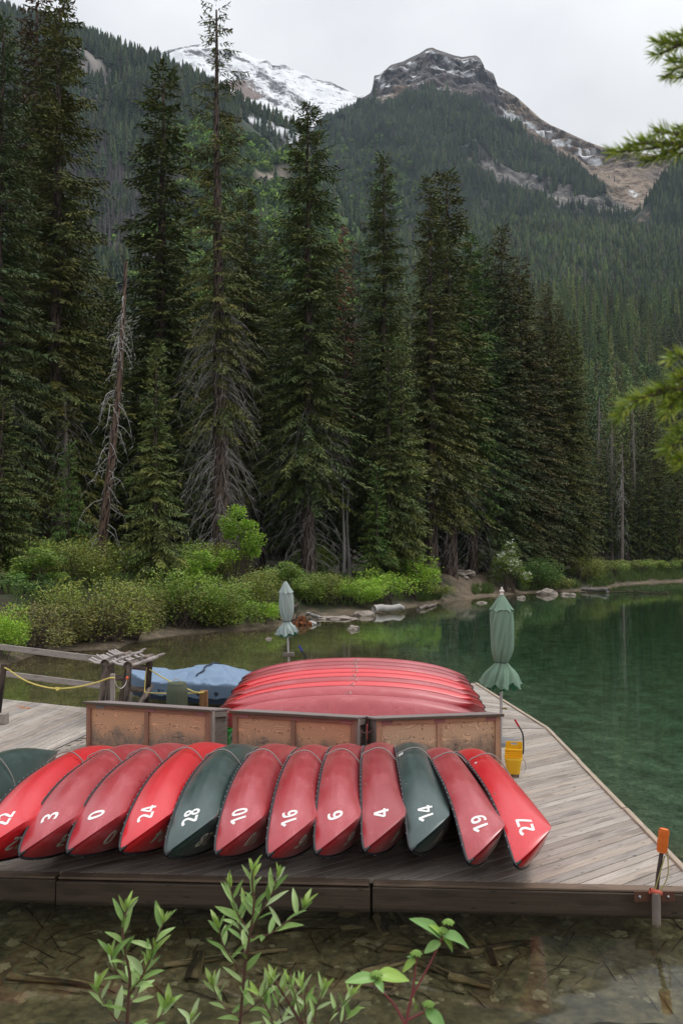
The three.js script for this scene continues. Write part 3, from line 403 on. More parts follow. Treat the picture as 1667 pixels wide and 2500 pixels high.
const dk = [[0.050, 0.078, 0.034], [0.072, 0.098, 0.036], [0.040, 0.062, 0.034], [0.078, 0.090, 0.042]], gn = [[0.085, 0.14, 0.045], [0.10, 0.155, 0.05], [0.065, 0.11, 0.04]], lt = [[0.24, 0.38, 0.06], [0.14, 0.23, 0.045], [0.26, 0.37, 0.07]], gy = [[0.105, 0.092, 0.092], [0.135, 0.122, 0.120], [0.080, 0.068, 0.066]];
const bandV = (list) => (p, rnd, r) => segDist(p, list) < r * (0.7 + 0.6 * rnd());
scatter('mountain_forest', 'dense conifer forest on the flank of the rocky peak', farGeo, forestMat, 30000, 101, mC, [0.06, 1], (u, v, p, r) => fbm3(p.x * 0.011 + 5, p.y * 0.011, p.z * 0.011, 3) > -0.34 + 0.2 * (r() - 0.5) && v > treeline(u) + 0.02 * (r() - 0.5) + 0.008 * n2(u * 90, v * 30) && !(segDist(p, cliffs) < 85 * (0.2 + 0.8 * r())) && segDist(p, gully) > 60 && segDist(p, cSnow) > 16 && !(segDist(p, brushC) < 150 && r() < 0.7) && segDist(p, scree) > 26, [13, 22], [...dk, ...dk, [0.05, 0.05, 0.042]]);
scatter('mountain_dead_trees', 'grey dead trees among the forest of the rocky peak', deadGeo, forestMat, 1800, 116, mC, [0.25, 1], (u, v, p, r) => segDist(p, greyC) < 120 * (0.3 + 0.8 * r()), [12, 20], gy, 1.3);
scatter('mountain_brush', 'light green brush on the left flank of the rocky peak', blobGeo, forestMat, 3500, 102, mC, [0.1, 1], (u, v, p, r) => segDist(p, brushC) < 190 * (0.6 + 0.5 * r()), [5, 10], [...gn, ...lt], 1.1);
scatter('treeline_firs', 'scattered small firs above the tree line of the rocky peak', farGeo, forestMat, 420, 103, mC, [0.03, 0.4], (u, v, p, r) => v > treeline(u) - 0.07 && v < treeline(u) && u > 0.52 && u < 0.85 && r() < 0.4, [6, 11], dk);
const aForest = (u, v, p, r) => { if (u > 0.6 && v < 0.06) return r() < 0.15; if (fbm3(p.x * 0.012, p.y * 0.012 + 9, p.z * 0.012, 3) < -0.32 + 0.2 * (r() - 0.5)) return false; for (const l of aSnow) if (segDist(p, l) < 13) return false; return !(segDist(p, aBrush) < 125 && r() < 0.96) && !(segDist(p, dead) < 80 && r() < 0.62) && segDist(p, aBare) > 13 && !(segDist(p, aGrey) < 26 && r() < 0.85) && !(segDist(p, aCliff) < 30 && r() < 0.5); };
scatter('ridge_forest', 'dark conifer forest on the left mountainside', farGeo, forestMat, 24000, 104, mA, [0, 0.8], aForest, [15, 25], [...dk, [0.034, 0.055, 0.026]]);
scatter('ridge_line_firs', 'row of firs along the crest of the left mountainside', farGeo, forestMat, 1500, 105, mA, [-0.02, 0.012], (u) => u < 0.60, [13, 24], dk);
scatter('lower_forest', 'conifer forest on the lower left mountainside', PROTO.midB.crown, midMat, 2600, 106, mA, [0.72, 0.985], aForest, [0.6, 1.0], dk.map((c) => c.map((x) => x * 1.3)), 0.9);
scatter('dead_forest', 'grey fire-killed trees on the left mountainside', deadGeo, forestMat, 9000, 107, mA, [0.25, 0.95], (u, v, p, r) => segDist(p, dead) < 100 * (0.35 + 0.85 * r()) && segDist(p, aBrush) > 90, [13, 24], gy, 1.1);
scatter('avalanche_brush', 'bright green brush on the avalanche track', blobGeo, forestMat, 9000, 108, mA, [0.08, 0.6], (u, v, p, r) => segDist(p, aBrush) < 140 * (0.6 + 0.6 * r()) && segDist(p, aBare) > 12, [4, 9], [...lt, ...gn], 1.0);
scatter('slope_forest', 'dark forest beyond the scree gully at the far right', farGeo, forestMat, 4200, 109, mD, [-0.03, 1], (u, v, p, r) => u > 0.16 + 0.1 * r() || v > 0.5, [13, 22], dk);
scatter('snow_edge_firs', 'scattered firs along the lower edge of the snowfield', farGeo, forestMat, 1800, 110, mB, [0.45, 1], (u, v, p, r) => v > 0.62 + 0.3 * r(), [16, 26], dk);
const mids = dk.map((c) => [c[0] * 2.5, c[1] * 2.45, c[2] * 2.2]);
const eOK = (u, v, p, r) => !(segDist(p, meadow) < 24 + 12 * r()), eNear = (u, v, p, r) => -p.z < 760 && eOK(u, v, p, r), eFar = (u, v, p, r) => -p.z > 660;
scatter('bench_forest', 'conifer forest climbing the bench below the peak', PROTO.midA.crown, midMat, 2300, 111, mE, [0.45, 0.95], eNear, [0.65, 1.2], [...mids, ...mids, [0.11, 0.105, 0.09]], 0.75);
scatter('bench_forest_top', 'far conifer forest at the top of the bench', farGeo, forestMat, 16000, 115, mE, [-0.01, 0.62], eFar, [13, 22], [...dk, ...dk, [0.06, 0.06, 0.05], [0.055, 0.075, 0.045]].map((c) => c.map((x) => x * 1.25)), 1.05);
scatter('bench_forest_slim', 'slimmer conifers mixed into the bench forest', PROTO.midB.crown, midMat, 2300, 112, mE, [0.45, 0.95], eNear, [0.6, 1.15], [...mids, [0.055, 0.085, 0.04]], 0.8);
scatter('bench_dead_trees', 'grey dead stems among the bench forest', deadGeo, forestMat, 700, 113, mE, [0.05, 0.85], eOK, [15, 24], gy, 0.9);
scatter('meadow_brush', 'light green brush in the clearing above the far right shore', blobGeo, forestMat, 2600, 114, mE, [0.7, 1], (u, v, p, r) => segDist(p, meadow) < 32 + 14 * r(), [1.5, 5], [...gn, ...gn, [0.075, 0.12, 0.035]], 1.1);
[[1296, 735], [1318, 712], [1345, 742], [1372, 700], [1398, 690], [1428, 775], [1452, 738], [1478, 758], [1506, 790], [1530, 742], [1556, 770], [1416, 728], [1582, 750], [1340, 700], [1492, 712], [1540, 705]].forEach(([x, t], i, all) => { let v = 0.5; const d = 425 + (i * 29 % 70), u = (x - mE.x0) / (mE.x1 - mE.x0); while (v < 1 && -mE.P(u, v).z > d) v += 0.004; const b = mE.P(u, v), o = tree(i % 2 ? 'midA' : 'midB', [N.dark, N.green, N.dark][i % 3], x, t, -b.z, `${rank(all.map((q) => q[0]), x)} spruce from the left along the front of the hillside forest above the clearing`, 'spruces along the lower edge of the hillside forest', { w: 0.95, y: b.y - 0.5 }); });
// ---------------------------------------------------------------- shore bushes, logs, rocks
const leafMat = (r, g, b) => phys([r, g, b], 0.7, { vertexColors: true, transmission: 0.25, thickness: 0 });
function bush(seed, { w, h, n, leaf, tint = [1, 1, 1], var: vr = 0.5, blossoms = 0, stems = 40, tall = 1 }) {
  const rnd = mulberry(seed), f = new Soup(), bl = new Soup(), st = [], up = V(), d = V(), lumps = [];
  for (let i = 0; i < 16; i++) { const a = rnd() * 6.283, r = 0.72 * Math.sqrt(rnd()), y = h * (0.3 + 0.55 * rnd()) * (1 - 0.5 * r * r * tall); lumps.push([V(Math.cos(a) * r * w, y, Math.sin(a) * r * w), (0.22 + 0.2 * rnd()) * Math.min(w, h), 0.75 + 0.5 * rnd()]); }
  for (let i = 0; i < stems; i++) { const l = lumps[i % 16], a = rnd() * 6.28, e = l[0].clone().add(V((rnd() - 0.5) * l[1] * 2, rnd() * l[1] * 1.3, (rnd() - 0.5) * l[1] * 2)), b = V(Math.cos(a) * 0.25 * w, -0.2, Math.sin(a) * 0.25 * w); st.push(tube([b, b.clone().lerp(e, 0.5).add(V(0, 0.12 * h, 0)), e], (t) => 0.018 * (1.1 - t), 3, false, false)); }
  for (let i = 0; i < n; i++) {
    const l = lumps[Math.floor(rnd() * 16)]; d.set(rnd() - 0.5, rnd() - 0.45, rnd() - 0.5).normalize(); const p = l[0].clone().addScaledVector(d, l[1] * Math.pow(rnd(), 0.4) * (1 + 0.25 * n3(l[0].x * 3 + d.x * 2, d.y * 2, d.z * 2))); if (p.y < 0.02) p.y = 0.02 + 0.1 * rnd();
    d.set(rnd() - 0.5 + d.x, rnd() - 0.3, rnd() - 0.5 + d.z).normalize(); const k = l[2] * (1 - vr / 2 + vr * rnd()), y = rnd(); up.set(rnd() - 0.5, rnd(), rnd() - 0.5).normalize();
    f.leaf(p, d, leaf * (0.7 + 0.6 * rnd()), leaf * 0.55, [tint[0] * k * (0.8 + 0.5 * y), tint[1] * k, tint[2] * k], up);
    if (i < blossoms) for (let m = 0; m < 3; m++) { up.set(rnd() - 0.5, rnd() + 0.3, rnd() - 0.5).normalize(); d.set(rnd() - 0.5, rnd() * 0.3, rnd() - 0.5).normalize(); bl.leaf(p.clone().add(V((rnd() - 0.5) * 0.15, 0.1 + 0.1 * rnd(), (rnd() - 0.5) * 0.15)), d, 0.12, 0.11, [1, 1, 1], up); }
  }
  return { foliage: f.geo(), stems: merge(st), blossoms: blossoms ? bl.geo() : null };
}
const BUSH = { brown: bush(1, { w: 2.6, h: 2.6, n: 5200, leaf: 0.12, var: 0.8, stems: 150 }), green: bush(2, { w: 2.5, h: 2.7, n: 6200, leaf: 0.14 }), bright: bush(3, { w: 2.2, h: 2.4, n: 6000, leaf: 0.13 }), upright: bush(4, { w: 1.15, h: 4.6, n: 5200, leaf: 0.13, tall: 0.9 }), low: bush(5, { w: 2.2, h: 1.1, n: 3600, leaf: 0.12 }), flower: bush(6, { w: 1.6, h: 3.6, n: 4200, leaf: 0.13, blossoms: 520, tall: 1.2 }) };
const LEAF = { brown: leafMat(0.19, 0.195, 0.036), olive: leafMat(0.235, 0.29, 0.040), green: leafMat(0.225, 0.35, 0.036), bright: leafMat(0.29, 0.48, 0.032), deep: leafMat(0.13, 0.26, 0.042) }, petal = std([0.60, 0.62, 0.50], 0.8);
function shrub(kind, mat, dx, dy, d, s, label, opt = {}) { // dx, dy: picture place of its foot
  const p = pix(dx * K, dy * K, d), o = thing(opt.name ?? 'shrub', label, opt.cat ?? 'shrub', [p.x, groundY(p.x, -d) - 0.05, -d], dx % 6.28), b = BUSH[kind], sc = Array.isArray(s) ? s : [s, s, s]; o.scale.set(...sc);
  part(o, 'stems', b.stems, opt.stem ?? twigBrown); part(o, 'foliage', b.foliage, mat); if (b.blossoms) part(o, 'blossoms', b.blossoms, petal);
  return o;
}
[['brown', 'brown', 55, 2.4, 1.0, 'brownish twiggy shrub at the left end of the near shore'], ['brown', 'brown', 140, 2.6, 1.05, 'brownish twiggy shrub left of the bare snag, overhanging the water'], ['brown', 'olive', 225, 2.8, 0.95, 'olive twiggy shrub right at the foot of the bare snag'], ['brown', 'brown', 290, 3.2, 0.75, 'low brownish shrub at the water below the young spruce'], ['green', 'olive', 300, 6, 0.8, 'olive shrub half behind the young spruce'],
  ['green', 'green', 415, 3.2, 0.95, 'green leafy shrub right of the young spruce'], ['green', 'olive', 468, 3.4, 1.0, 'pale olive shrub between the young spruce and the tall bright bush'], ['green', 'green', 530, 3.2, 0.95, 'green leafy shrub below the tall bright bush'], ['low', 'bright', 590, 2.2, 0.95, 'low bright green shrub at the water left of the far umbrella'], ['green', 'olive', 605, 5, 0.85, 'olive shrub behind the far umbrella'], ['green', 'green', 700, 6, 0.95, 'rounded green shrub right of the far umbrella'], ['green', 'olive', 755, 5, 0.95, 'olive green shrub above the rusty stump'], ['bright', 'bright', 825, 4.5, 0.95, 'bright green shrub left of the bleached shore log'], ['bright', 'bright', 880, 4.5, 1.1, 'bright green rounded shrub behind the bleached shore log'], ['bright', 'bright', 940, 5, 1.15, 'bright green rounded shrub at the edge of the sandy path'], ['low', 'olive', 985, 4.5, 1.1, 'low olive shrub beside the sandy path'], ['green', 'deep', 1235, 2.2, 1.15, 'dark green shrub right of the white flowering bush'], ['low', 'olive', 1265, 1.8, 1.5, 'low olive shrub under the dense spruces by the water'], ['brown', 'olive', 1345, 6, 0.9, 'brownish shrub on the point below the far spruces']]
  .forEach(([k, m, x, g, s, l]) => { const d = shoreD(x) + Math.max(1.6, g - 1.5); shrub(k, LEAF[m], x, 1400, d, [s * (0.9 + (x * 7 % 5) * 0.06), s * (0.62 + (x * 13 % 7) * 0.085), s], l); });
shrub('upright', LEAF.bright, 552, 1290, shoreD(552) + 8, [1.25, 1.1, 1.25], 'tall upright yellow-green bush left of the middle spruce');
shrub('upright', LEAF.green, 90, 1300, shoreD(90) + 8, [1.2, 0.5, 1.2], 'upright fresh green bush at the foot of the huge left spruce'); shrub('upright', LEAF.bright, 455, 1300, shoreD(455) + 6, [1.2, 0.62, 1.2], 'upright yellow-green bush right of the young spruce'); shrub('upright', LEAF.green, 655, 1320, shoreD(655) + 5, [1.2, 0.55, 1.2], 'upright green bush behind the far umbrella'); shrub('upright', LEAF.bright, 910, 1330, shoreD(910) + 6, [1.4, 0.6, 1.4], 'upright bright bush between the two medium spruces and the lake');
shrub('flower', LEAF.green, 1170, 1330, shoreD(1170) + 1.2, [1.3, 1.3, 1.3], 'bush covered in white blossom on the shore behind the near umbrella', { name: 'flowering_bush', cat: 'bush' });
shrub('bright', LEAF.bright, -8, 1480, 29.5, [0.55, 0.75, 0.55], 'bright green bush cut by the left edge above the gravel beach');
[[45, 9], [90, 11], [180, 10], [250, 12], [430, 9], [500, 11], [640, 11], [730, 12], [120, 16], [40, 15], [330, 15], [215, 17]].forEach(([x, g], i, all) => shrub(i % 3 ? 'green' : 'low', [LEAF.deep, LEAF.green, LEAF.olive][i % 3], x, 1350, shoreD(x) + g, 0.9, `${rank(all.map((q) => q[0]), x)} shady undergrowth bush from the left between the shore tree trunks`, { name: 'undergrowth_bush', cat: 'bush' }).userData.group = 'undergrowth bushes between the shore trees');
[[1375, 9], [1405, 7], [1432, 9], [1465, 7], [1492, 9], [1520, 7], [1550, 8], [1580, 9]].forEach(([x, g], i, all) => { shrub('low', [LEAF.olive, LEAF.green][i % 2], x, 1320, shoreD(x) + g, [1.35, 1.0, 1.2], `${rank(all.map((q) => q[0]), x)} low green bush from the left on the grassy far right shore`).userData.group = 'low bushes on the far right shore'; });
{ // grasses
  const f = new Soup(), rnd = mulberry(4); for (let i = 0; i < 16; i++) { const a = rnd() * 6.28, d = V(Math.cos(a) * 0.35, 1, Math.sin(a) * 0.35).normalize(); f.leaf(V(Math.cos(a) * 0.1 * rnd(), 0, Math.sin(a) * 0.1), d, 0.5 + 0.5 * rnd(), 0.05, [0.8 + 0.4 * rnd(), 1, 0.8], V(Math.cos(a + 1.5), 0.1, Math.sin(a + 1.5))); }
  const g = f.geo(), M = []; const put = (n, x0, x1, g0, g1) => { for (let i = 0; i < n; i++) { const dx = lerp(x0, x1, rnd()), d = shoreD(dx) + lerp(g0, g1, rnd()), p = pix(dx * K, 1400, d), s = 0.35 + 0.6 * rnd(); M.push(new THREE.Matrix4().compose(V(p.x, groundY(p.x, -d), -d), new THREE.Quaternion().setFromAxisAngle(V(0, 1, 0), rnd() * 6.28), V(s, s, s))); } };
  put(2600, 1350, 1640, 1.5, 14); put(900, 20, 1000, 2.5, 12); put(260, 960, 1010, 1.2, 4); put(130, 1085, 1130, 1.2, 3.5); put(300, 1190, 1330, 1, 4);
  const o = shade(new THREE.InstancedMesh(g, leafMat(0.12, 0.19, 0.045), M.length)); M.forEach((m, i) => o.setMatrixAt(i, m)); o.name = 'shore_grass'; tag(o, 'tufts of grass along the lake shore', 'grass', 0, 'stuff'); scene.add(o);
}
const rockGeo = (seed, sx, sy, sz) => { const g = new THREE.IcosahedronGeometry(1, 3), p = g.attributes.position; for (let i = 0; i < p.count; i++) { const v = V(p.getX(i), p.getY(i), p.getZ(i)), k = 1 + 0.28 * n3(v.x * 1.1 + seed, v.y * 1.1, v.z * 1.1) + 0.10 * n3(v.x * 3 + seed, v.y * 3, v.z * 3); p.setXYZ(i, v.x * k * sx, Math.max(v.y * k * sy, -0.4 * sy), v.z * k * sz); } g.computeVertexNormals(); return g; };
const stoneMat = std([0.33, 0.28, 0.24], 0.9, { bumpMap: barkBump, bumpScale: 0.01 });
[[1255, 1365, 0.85, 0.5, 'large pale rock in the shallows by the dark shrub'], [1068, 1366, 0.30, 0.2, 'small rock at the water edge of the sandy path'], [1092, 1368, 0.5, 0.3, 'brown rock on the wet sand of the path'], [1196, 1374, 0.36, 0.2, 'small flat rock in the water right of the near umbrella'], [1298, 1366, 0.42, 0.22, 'small rock between the large pale rock and the point'], [1313, 1367, 0.36, 0.2, 'small rock nearest the fallen log on the point'], [1105, 1385, 0.40, 0.12, 'flat wet rock left of the near umbrella'], [617, 1468, 0.12, 0.09, 'lone small rock in the shallows left of the far umbrella'], [733, 1421, 0.55, 0.16, 'flat pale rock right of the rusty stump'], [776, 1421, 0.9, 0.16, 'long flat rock by the shore in the middle'], [838, 1414, 0.6, 0.3, 'grey rock at the left end of the bleached log'], [810, 1445, 0.3, 0.18, 'small rock below the grey shore rocks'], [1060, 1325, 1.2, 0.35, 'flat boulder on top of the sandy path']]
  .forEach(([x, y, s, h, l], i) => { let p = onY(x * K, y * K, 0), gy = 0; if (i === 12) { p = pix(x * K, y * K, 78); gy = groundY(p.x, p.z); } single('rock', rockGeo(i * 3.3, s, h, s * 0.7), stoneMat, l, 'rock').position.set(p.x, Math.max(gy, groundY(p.x, p.z)), p.z); });
function log(px, py, qx, qy, r, mat, label, lift = 0.12, name = 'driftwood_log', cat = 'log', limbs = 0) {
  const a = onY(px * K, py * K, lift), b = onY(qx * K, qy * K, lift), rnd = mulberry(px), pts = []; for (let i = 0; i <= 8; i++) { const t = i / 8, p = a.clone().lerp(b, t); p.y += r * 0.6 * n2(px + t * 2, py) ; pts.push(p); }
  const o = thing(name, label, cat); part(o, 'trunk', tube(pts, (t) => r * (1.05 - 0.35 * t) * (1 + 0.12 * n2(t * 6, px)), 9), mat);
  if (limbs) { const l = []; for (let i = 0; i < limbs; i++) { const q = pts[3 + Math.floor(rnd() * 6)], d = V(rnd() - 0.3, rnd() * 0.6 - 0.25, rnd() - 0.5).multiplyScalar(1.6), e = q.clone().add(d); l.push(tube([q, q.clone().lerp(e, 0.5).add(V(0, 0.15, 0)), e], (t) => 0.03 * (1.1 - t), 4, true, false)); } part(o, 'broken_limbs', merge(l), mat); }
  return o;
}
log(858, 1400, 925, 1397, 0.24, twigPale, 'bleached cut log lying on the shore behind the stacked canoes', 0.22);
log(672, 1398, 706, 1366, 0.13, bark, 'dark fallen branch leaning behind the far umbrella', 0.6, 'fallen_branch', 'branch', 12);
log(706, 1410, 735, 1418, 0.10, twigPale, 'pale stick lying beside the rusty stump', 0.2, 'driftwood_stick', 'stick');
log(1395, 1356, 1335, 1352, 0.20, twigGrey, 'grey fallen log with limbs running out from the point', 0.25, 'fallen_log', 'log', 12);
log(1440, 1331, 1492, 1329, 0.22, twigPale, 'pale driftwood log at the edge of the far right grass', 0.2); log(1500, 1329, 1560, 1327, 0.2, twigGrey, 'grey driftwood log at the right end of the far grass', 0.2); log(1380, 1338, 1425, 1333, 0.2, twigGrey, 'grey driftwood log at the left end of the far grass', 0.2);
log(960, 1397, 1000, 1387, 0.12, oldWood, 'brown stick at the water right of the bleached log', 0.12, 'driftwood_stick', 'stick');
log(640, 1425, 700, 1416, 0.10, twigBrown, 'dark root on the bank behind the far umbrella', 0.15, 'bank_root', 'root', 7); log(215, 1462, 265, 1470, 0.13, twigBrown, 'dark tangled roots on the left bank above the water', 0.2, 'bank_root', 'root', 14);
log(1385, 1358, 1530, 1362, 0.05, twigBrown, 'dead brush standing in the water off the point', 0.1, 'flooded_brush', 'brush', 46);
{ const p = onY(688 * K, 1435 * K, 0), o = thing('rotten_stump', 'rotten rust-orange stump in the water right of the far umbrella', 'stump', p), m = std([0.42, 0.15, 0.045], 0.95, { map: barkMap, bumpMap: barkBump, bumpScale: 0.03 }); o.scale.setScalar(0.72); for (const [x, y, z, s, t] of [[0, 0.05, 0, 0.42, 1], [0.55, 0.0, 0.2, 0.34, 2], [0.2, 0.35, -0.1, 0.3, 3], [0.85, 0.05, -0.1, 0.3, 4], [-0.3, 0.0, 0.15, 0.32, 5]]) part(o, 'wood_chunk', rockGeo(t * 5, s, s * 0.75, s * 0.8), t === 4 ? twigPale : m, [x, y, z]); }
{ const p = pix(422 * K, 1245 * K, 58); const o = thing('tree_stump', 'short grey stump standing right of the young spruce', 'stump', [p.x, groundY(p.x, -58), -58]); part(o, 'trunk', tube([V(0, -0.3, 0), V(0.02, 0.8, 0), V(0, 1.5, 0)], (t) => 0.34 - 0.06 * t, 10), oldWood); }
{ // gravel berm behind the middle shrubs
  const a = pix(745 * K, 1300 * K, 72), b = pix(900 * K, 1300 * K, 72); const m = std([0.42, 0.36, 0.32], 0.95);
  single('gravel_berm', gridGeo(30, 8, (u, v) => { const x = lerp(a.x, b.x, u), w = Math.sin(Math.PI * v), e = Math.sin(Math.PI * u); return { p: V(x, groundY(x, -72) - 0.3 + w * e * (2.4 + 0.2 * n2(x, v * 3)), -70.5 - 4 * v), uv: [x, v] }; }), m, 'low bank of pale gravel seen between the trunks in the middle', 'gravel bank');
}
// ---------------------------------------------------------------- dock
const G = { x: (px, py) => onY(px, py, DECK) };
const clipPoly = (poly, n, c) => { const out = []; for (let i = 0; i < poly.length; i++) { const a = poly[i], b = poly[(i + 1) % poly.length], da = a[0] * n[0] + a[1] * n[1] - c, db = b[0] * n[0] + b[1] * n[1] - c; if (da >= 0) out.push(a); if ((da >= 0) !== (db >= 0)) { const t = da / (da - db); out.push([lerp(a[0], b[0], t), lerp(a[1], b[1], t)]); } } return out; };
function plankGeo(poly, dir, rnd) { // prism with chamfered top, uv along the plank in metres
  const [cx, cz] = dir, pos = [], uv = [], ou = rnd() * 7, ov = rnd() * 5, top = DECK - 0.004 * rnd(), bot = DECK - 0.045, ch = 0.005;
  let area = 0; poly.forEach((a, i) => { const b = poly[(i + 1) % poly.length]; area += a[0] * b[1] - b[0] * a[1]; }); if (area > 0) poly = [...poly].reverse();
  const mx = poly.reduce((s, p) => s + p[0], 0) / poly.length, mz = poly.reduce((s, p) => s + p[1], 0) / poly.length;
  const inn = poly.map(([x, z]) => { const q = -(x - mx) * cz + (z - mz) * cx, al = (x - mx) * cx + (z - mz) * cz, q2 = q - Math.sign(q) * ch, a2 = al - Math.sign(al) * ch; return [mx + a2 * cx - q2 * cz, mz + a2 * cz + q2 * cx]; });
  const P = (p, y) => { pos.push(p[0], y, p[1]); uv.push(p[0] * cx + p[1] * cz + ou, -p[0] * cz + p[1] * cx + ov + y); };
  for (let i = 1; i < poly.length - 1; i++) { P(inn[0], top); P(inn[i], top); P(inn[i + 1], top); }
  for (let i = 0; i < poly.length; i++) { const j = (i + 1) % poly.length; for (const [a, ya, b, yb] of [[inn, top, poly, top - ch], [poly, top - ch, poly, bot]]) { P(a[i], ya); P(b[i], yb); P(b[j], yb); P(a[i], ya); P(b[j], yb); P(a[j], ya); } }
  return geoOf(pos, { uv, smooth: true });
}
function section(name, label, poly, deg, seed, w = 0.142) { // poly: [x, z] corners; planks run at deg from straight ahead towards the right
  const o = thing(name, label, 'dock'), rnd = mulberry(seed), dir = [Math.sin(deg * D2R), -Math.cos(deg * D2R)], nrm = [-dir[1], dir[0]], q = poly.map((p) => p[0] * nrm[0] + p[1] * nrm[1]), lo = Math.min(...q), hi = Math.max(...q);
  for (let s = lo; s < hi; s += w) {
    let strip = clipPoly(clipPoly(poly, nrm, s + 0.0055), [-nrm[0], -nrm[1]], -(s + w - 0.0055)); if (strip.length < 3) continue;
    const al = strip.map((p) => p[0] * dir[0] + p[1] * dir[1]), a0 = Math.min(...al), a1 = Math.max(...al), cuts = a1 - a0 > 4 ? [a0, lerp(a0, a1, 0.3 + 0.4 * rnd()), a1] : [a0, a1];
    for (let k = 0; k < cuts.length - 1; k++) { let b = clipPoly(clipPoly(strip, dir, cuts[k] + (k ? 0.002 : -1)), [-dir[0], -dir[1]], -(cuts[k + 1] - (k < cuts.length - 2 ? 0.002 : -1))); if (b.length > 2) part(o, 'plank', plankGeo(b, dir, rnd), deckMats[Math.floor(rnd() * 8)]); }
  }
  return o;
}
const xz = (p) => [p.x, p.z];
const c1 = G.x(-260, 2119), c2 = G.x(1760, 2164), c3 = G.x(1340, 1779), c4 = G.x(1165, 1669), c5 = G.x(580, 1669), c6 = G.x(540, 1786);
c2.x = lerp(c3.x, G.x(1667, 2113).x, (c2.z - c3.z) / (G.x(1667, 2113).z - c3.z));
const leftFar = G.x(-200, 1684), leftIn = G.x(214, 1728), leftIn2 = G.x(560, 1768);
const near = section('front_dock', 'front dock section of weathered diagonal planks under the numbered canoes', [xz(c1), xz(c2), xz(c3), [c6.x - 0.2, c3.z], [-4.65, c3.z], [-5.4, -12.5]], 53, 5);
const farS = section('back_dock', 'back dock section of weathered planks under the stacked red canoes', [[c6.x, c3.z - 0.05], [c3.x, c3.z - 0.05], xz(c4), xz(c5)], -51, 6);
const leftS = section('left_dock', 'left dock walkway of pale weathered planks beside the log rack', [[c1.x - 3.5, c1.z], xz(c1), [-5.44, -12.52], [-4.69, c3.z], [c6.x - 0.3, c3.z - 0.03], xz(leftIn2), xz(leftIn), xz(leftFar)], 7.6, 7, 0.15);
{ // edge strips and fascia timbers
  const strip = (o, a, b, w, h, y, mat, name, off = 0) => { const L = Math.hypot(b.x - a.x, b.z - a.z), g = box(L, h, w, 0, 0, 0, 0.012), m = part(o, name, g, mat, [(a.x + b.x) / 2, y, (a.z + b.z) / 2]); m.rotation.y = -Math.atan2(b.z - a.z, b.x - a.x); m.translateZ(off); return m; };
  const pale = wood(0.62, 0.52, 0.42); for (let i = 0; i < 3; i++) strip(near, c2.clone().lerp(c3, i / 3 + 0.002), c2.clone().lerp(c3, (i + 1) / 3 - 0.002), 0.07, 0.10, DECK - 0.02, pale, 'edge_strip', -0.04 + (i === 1 ? -0.012 : 0));
  strip(farS, c3, c4, 0.07, 0.10, DECK - 0.02, pale, 'edge_strip', -0.04); strip(farS, c4, c5, 0.07, 0.14, DECK - 0.05, pale, 'edge_strip', -0.04);
  strip(near, V(2.5, 0, c3.z - 0.02), V(c3.x - 0.05, 0, c3.z - 0.02), 0.055, 0.05, DECK - 0.012, greyWood, 'joint_strip');
  const A = onY(-200, 2135, DECK), front = (x) => { const t = (x - c1.x) / (c2.x - c1.x); return V(x, 0, lerp(c1.z, c2.z, t) + 0.03); };
  const cut = (px) => { const t = (px + 260) / 2020; return lerp(c1.x, c2.x, t); };
  [[-260, 176], [179, 957], [962, 1760]].forEach(([p, q], i) => strip(near, front(cut(p)), front(cut(q)), 0.22, 0.30, DECK - 0.185 - (i === 1 ? 0.012 : 0), darkWood, 'fascia_beam', i === 1 ? 0.015 : 0));
  [[-260, 176], [179, 957], [962, 1760]].forEach(([p, q]) => strip(near, front(cut(p) + 0.01), front(cut(q) - 0.01), 0.16, 0.028, DECK - 0.018, wood(0.27, 0.20, 0.15), 'cap_board', 0.02));
  strip(leftS, leftFar, leftIn, 0.1, 0.22, DECK - 0.14, greyWood, 'edge_beam', -0.06); strip(leftS, leftIn, leftIn2, 0.1, 0.22, DECK - 0.14, greyWood, 'edge_beam', -0.06);
  // floats below the decking
  const foam = std([0.03, 0.03, 0.032], 0.8); for (const [x, z, w, d, o] of [[-0.8, -13.2, 9, 6.6, near], [1.2, -19.8, 5.2, 4.5, farS], [-7.5, -17, 4, 5, leftS]]) part(o, 'float', box(w, 0.34, d, x, 0.0, z, 0.05), foam);
}
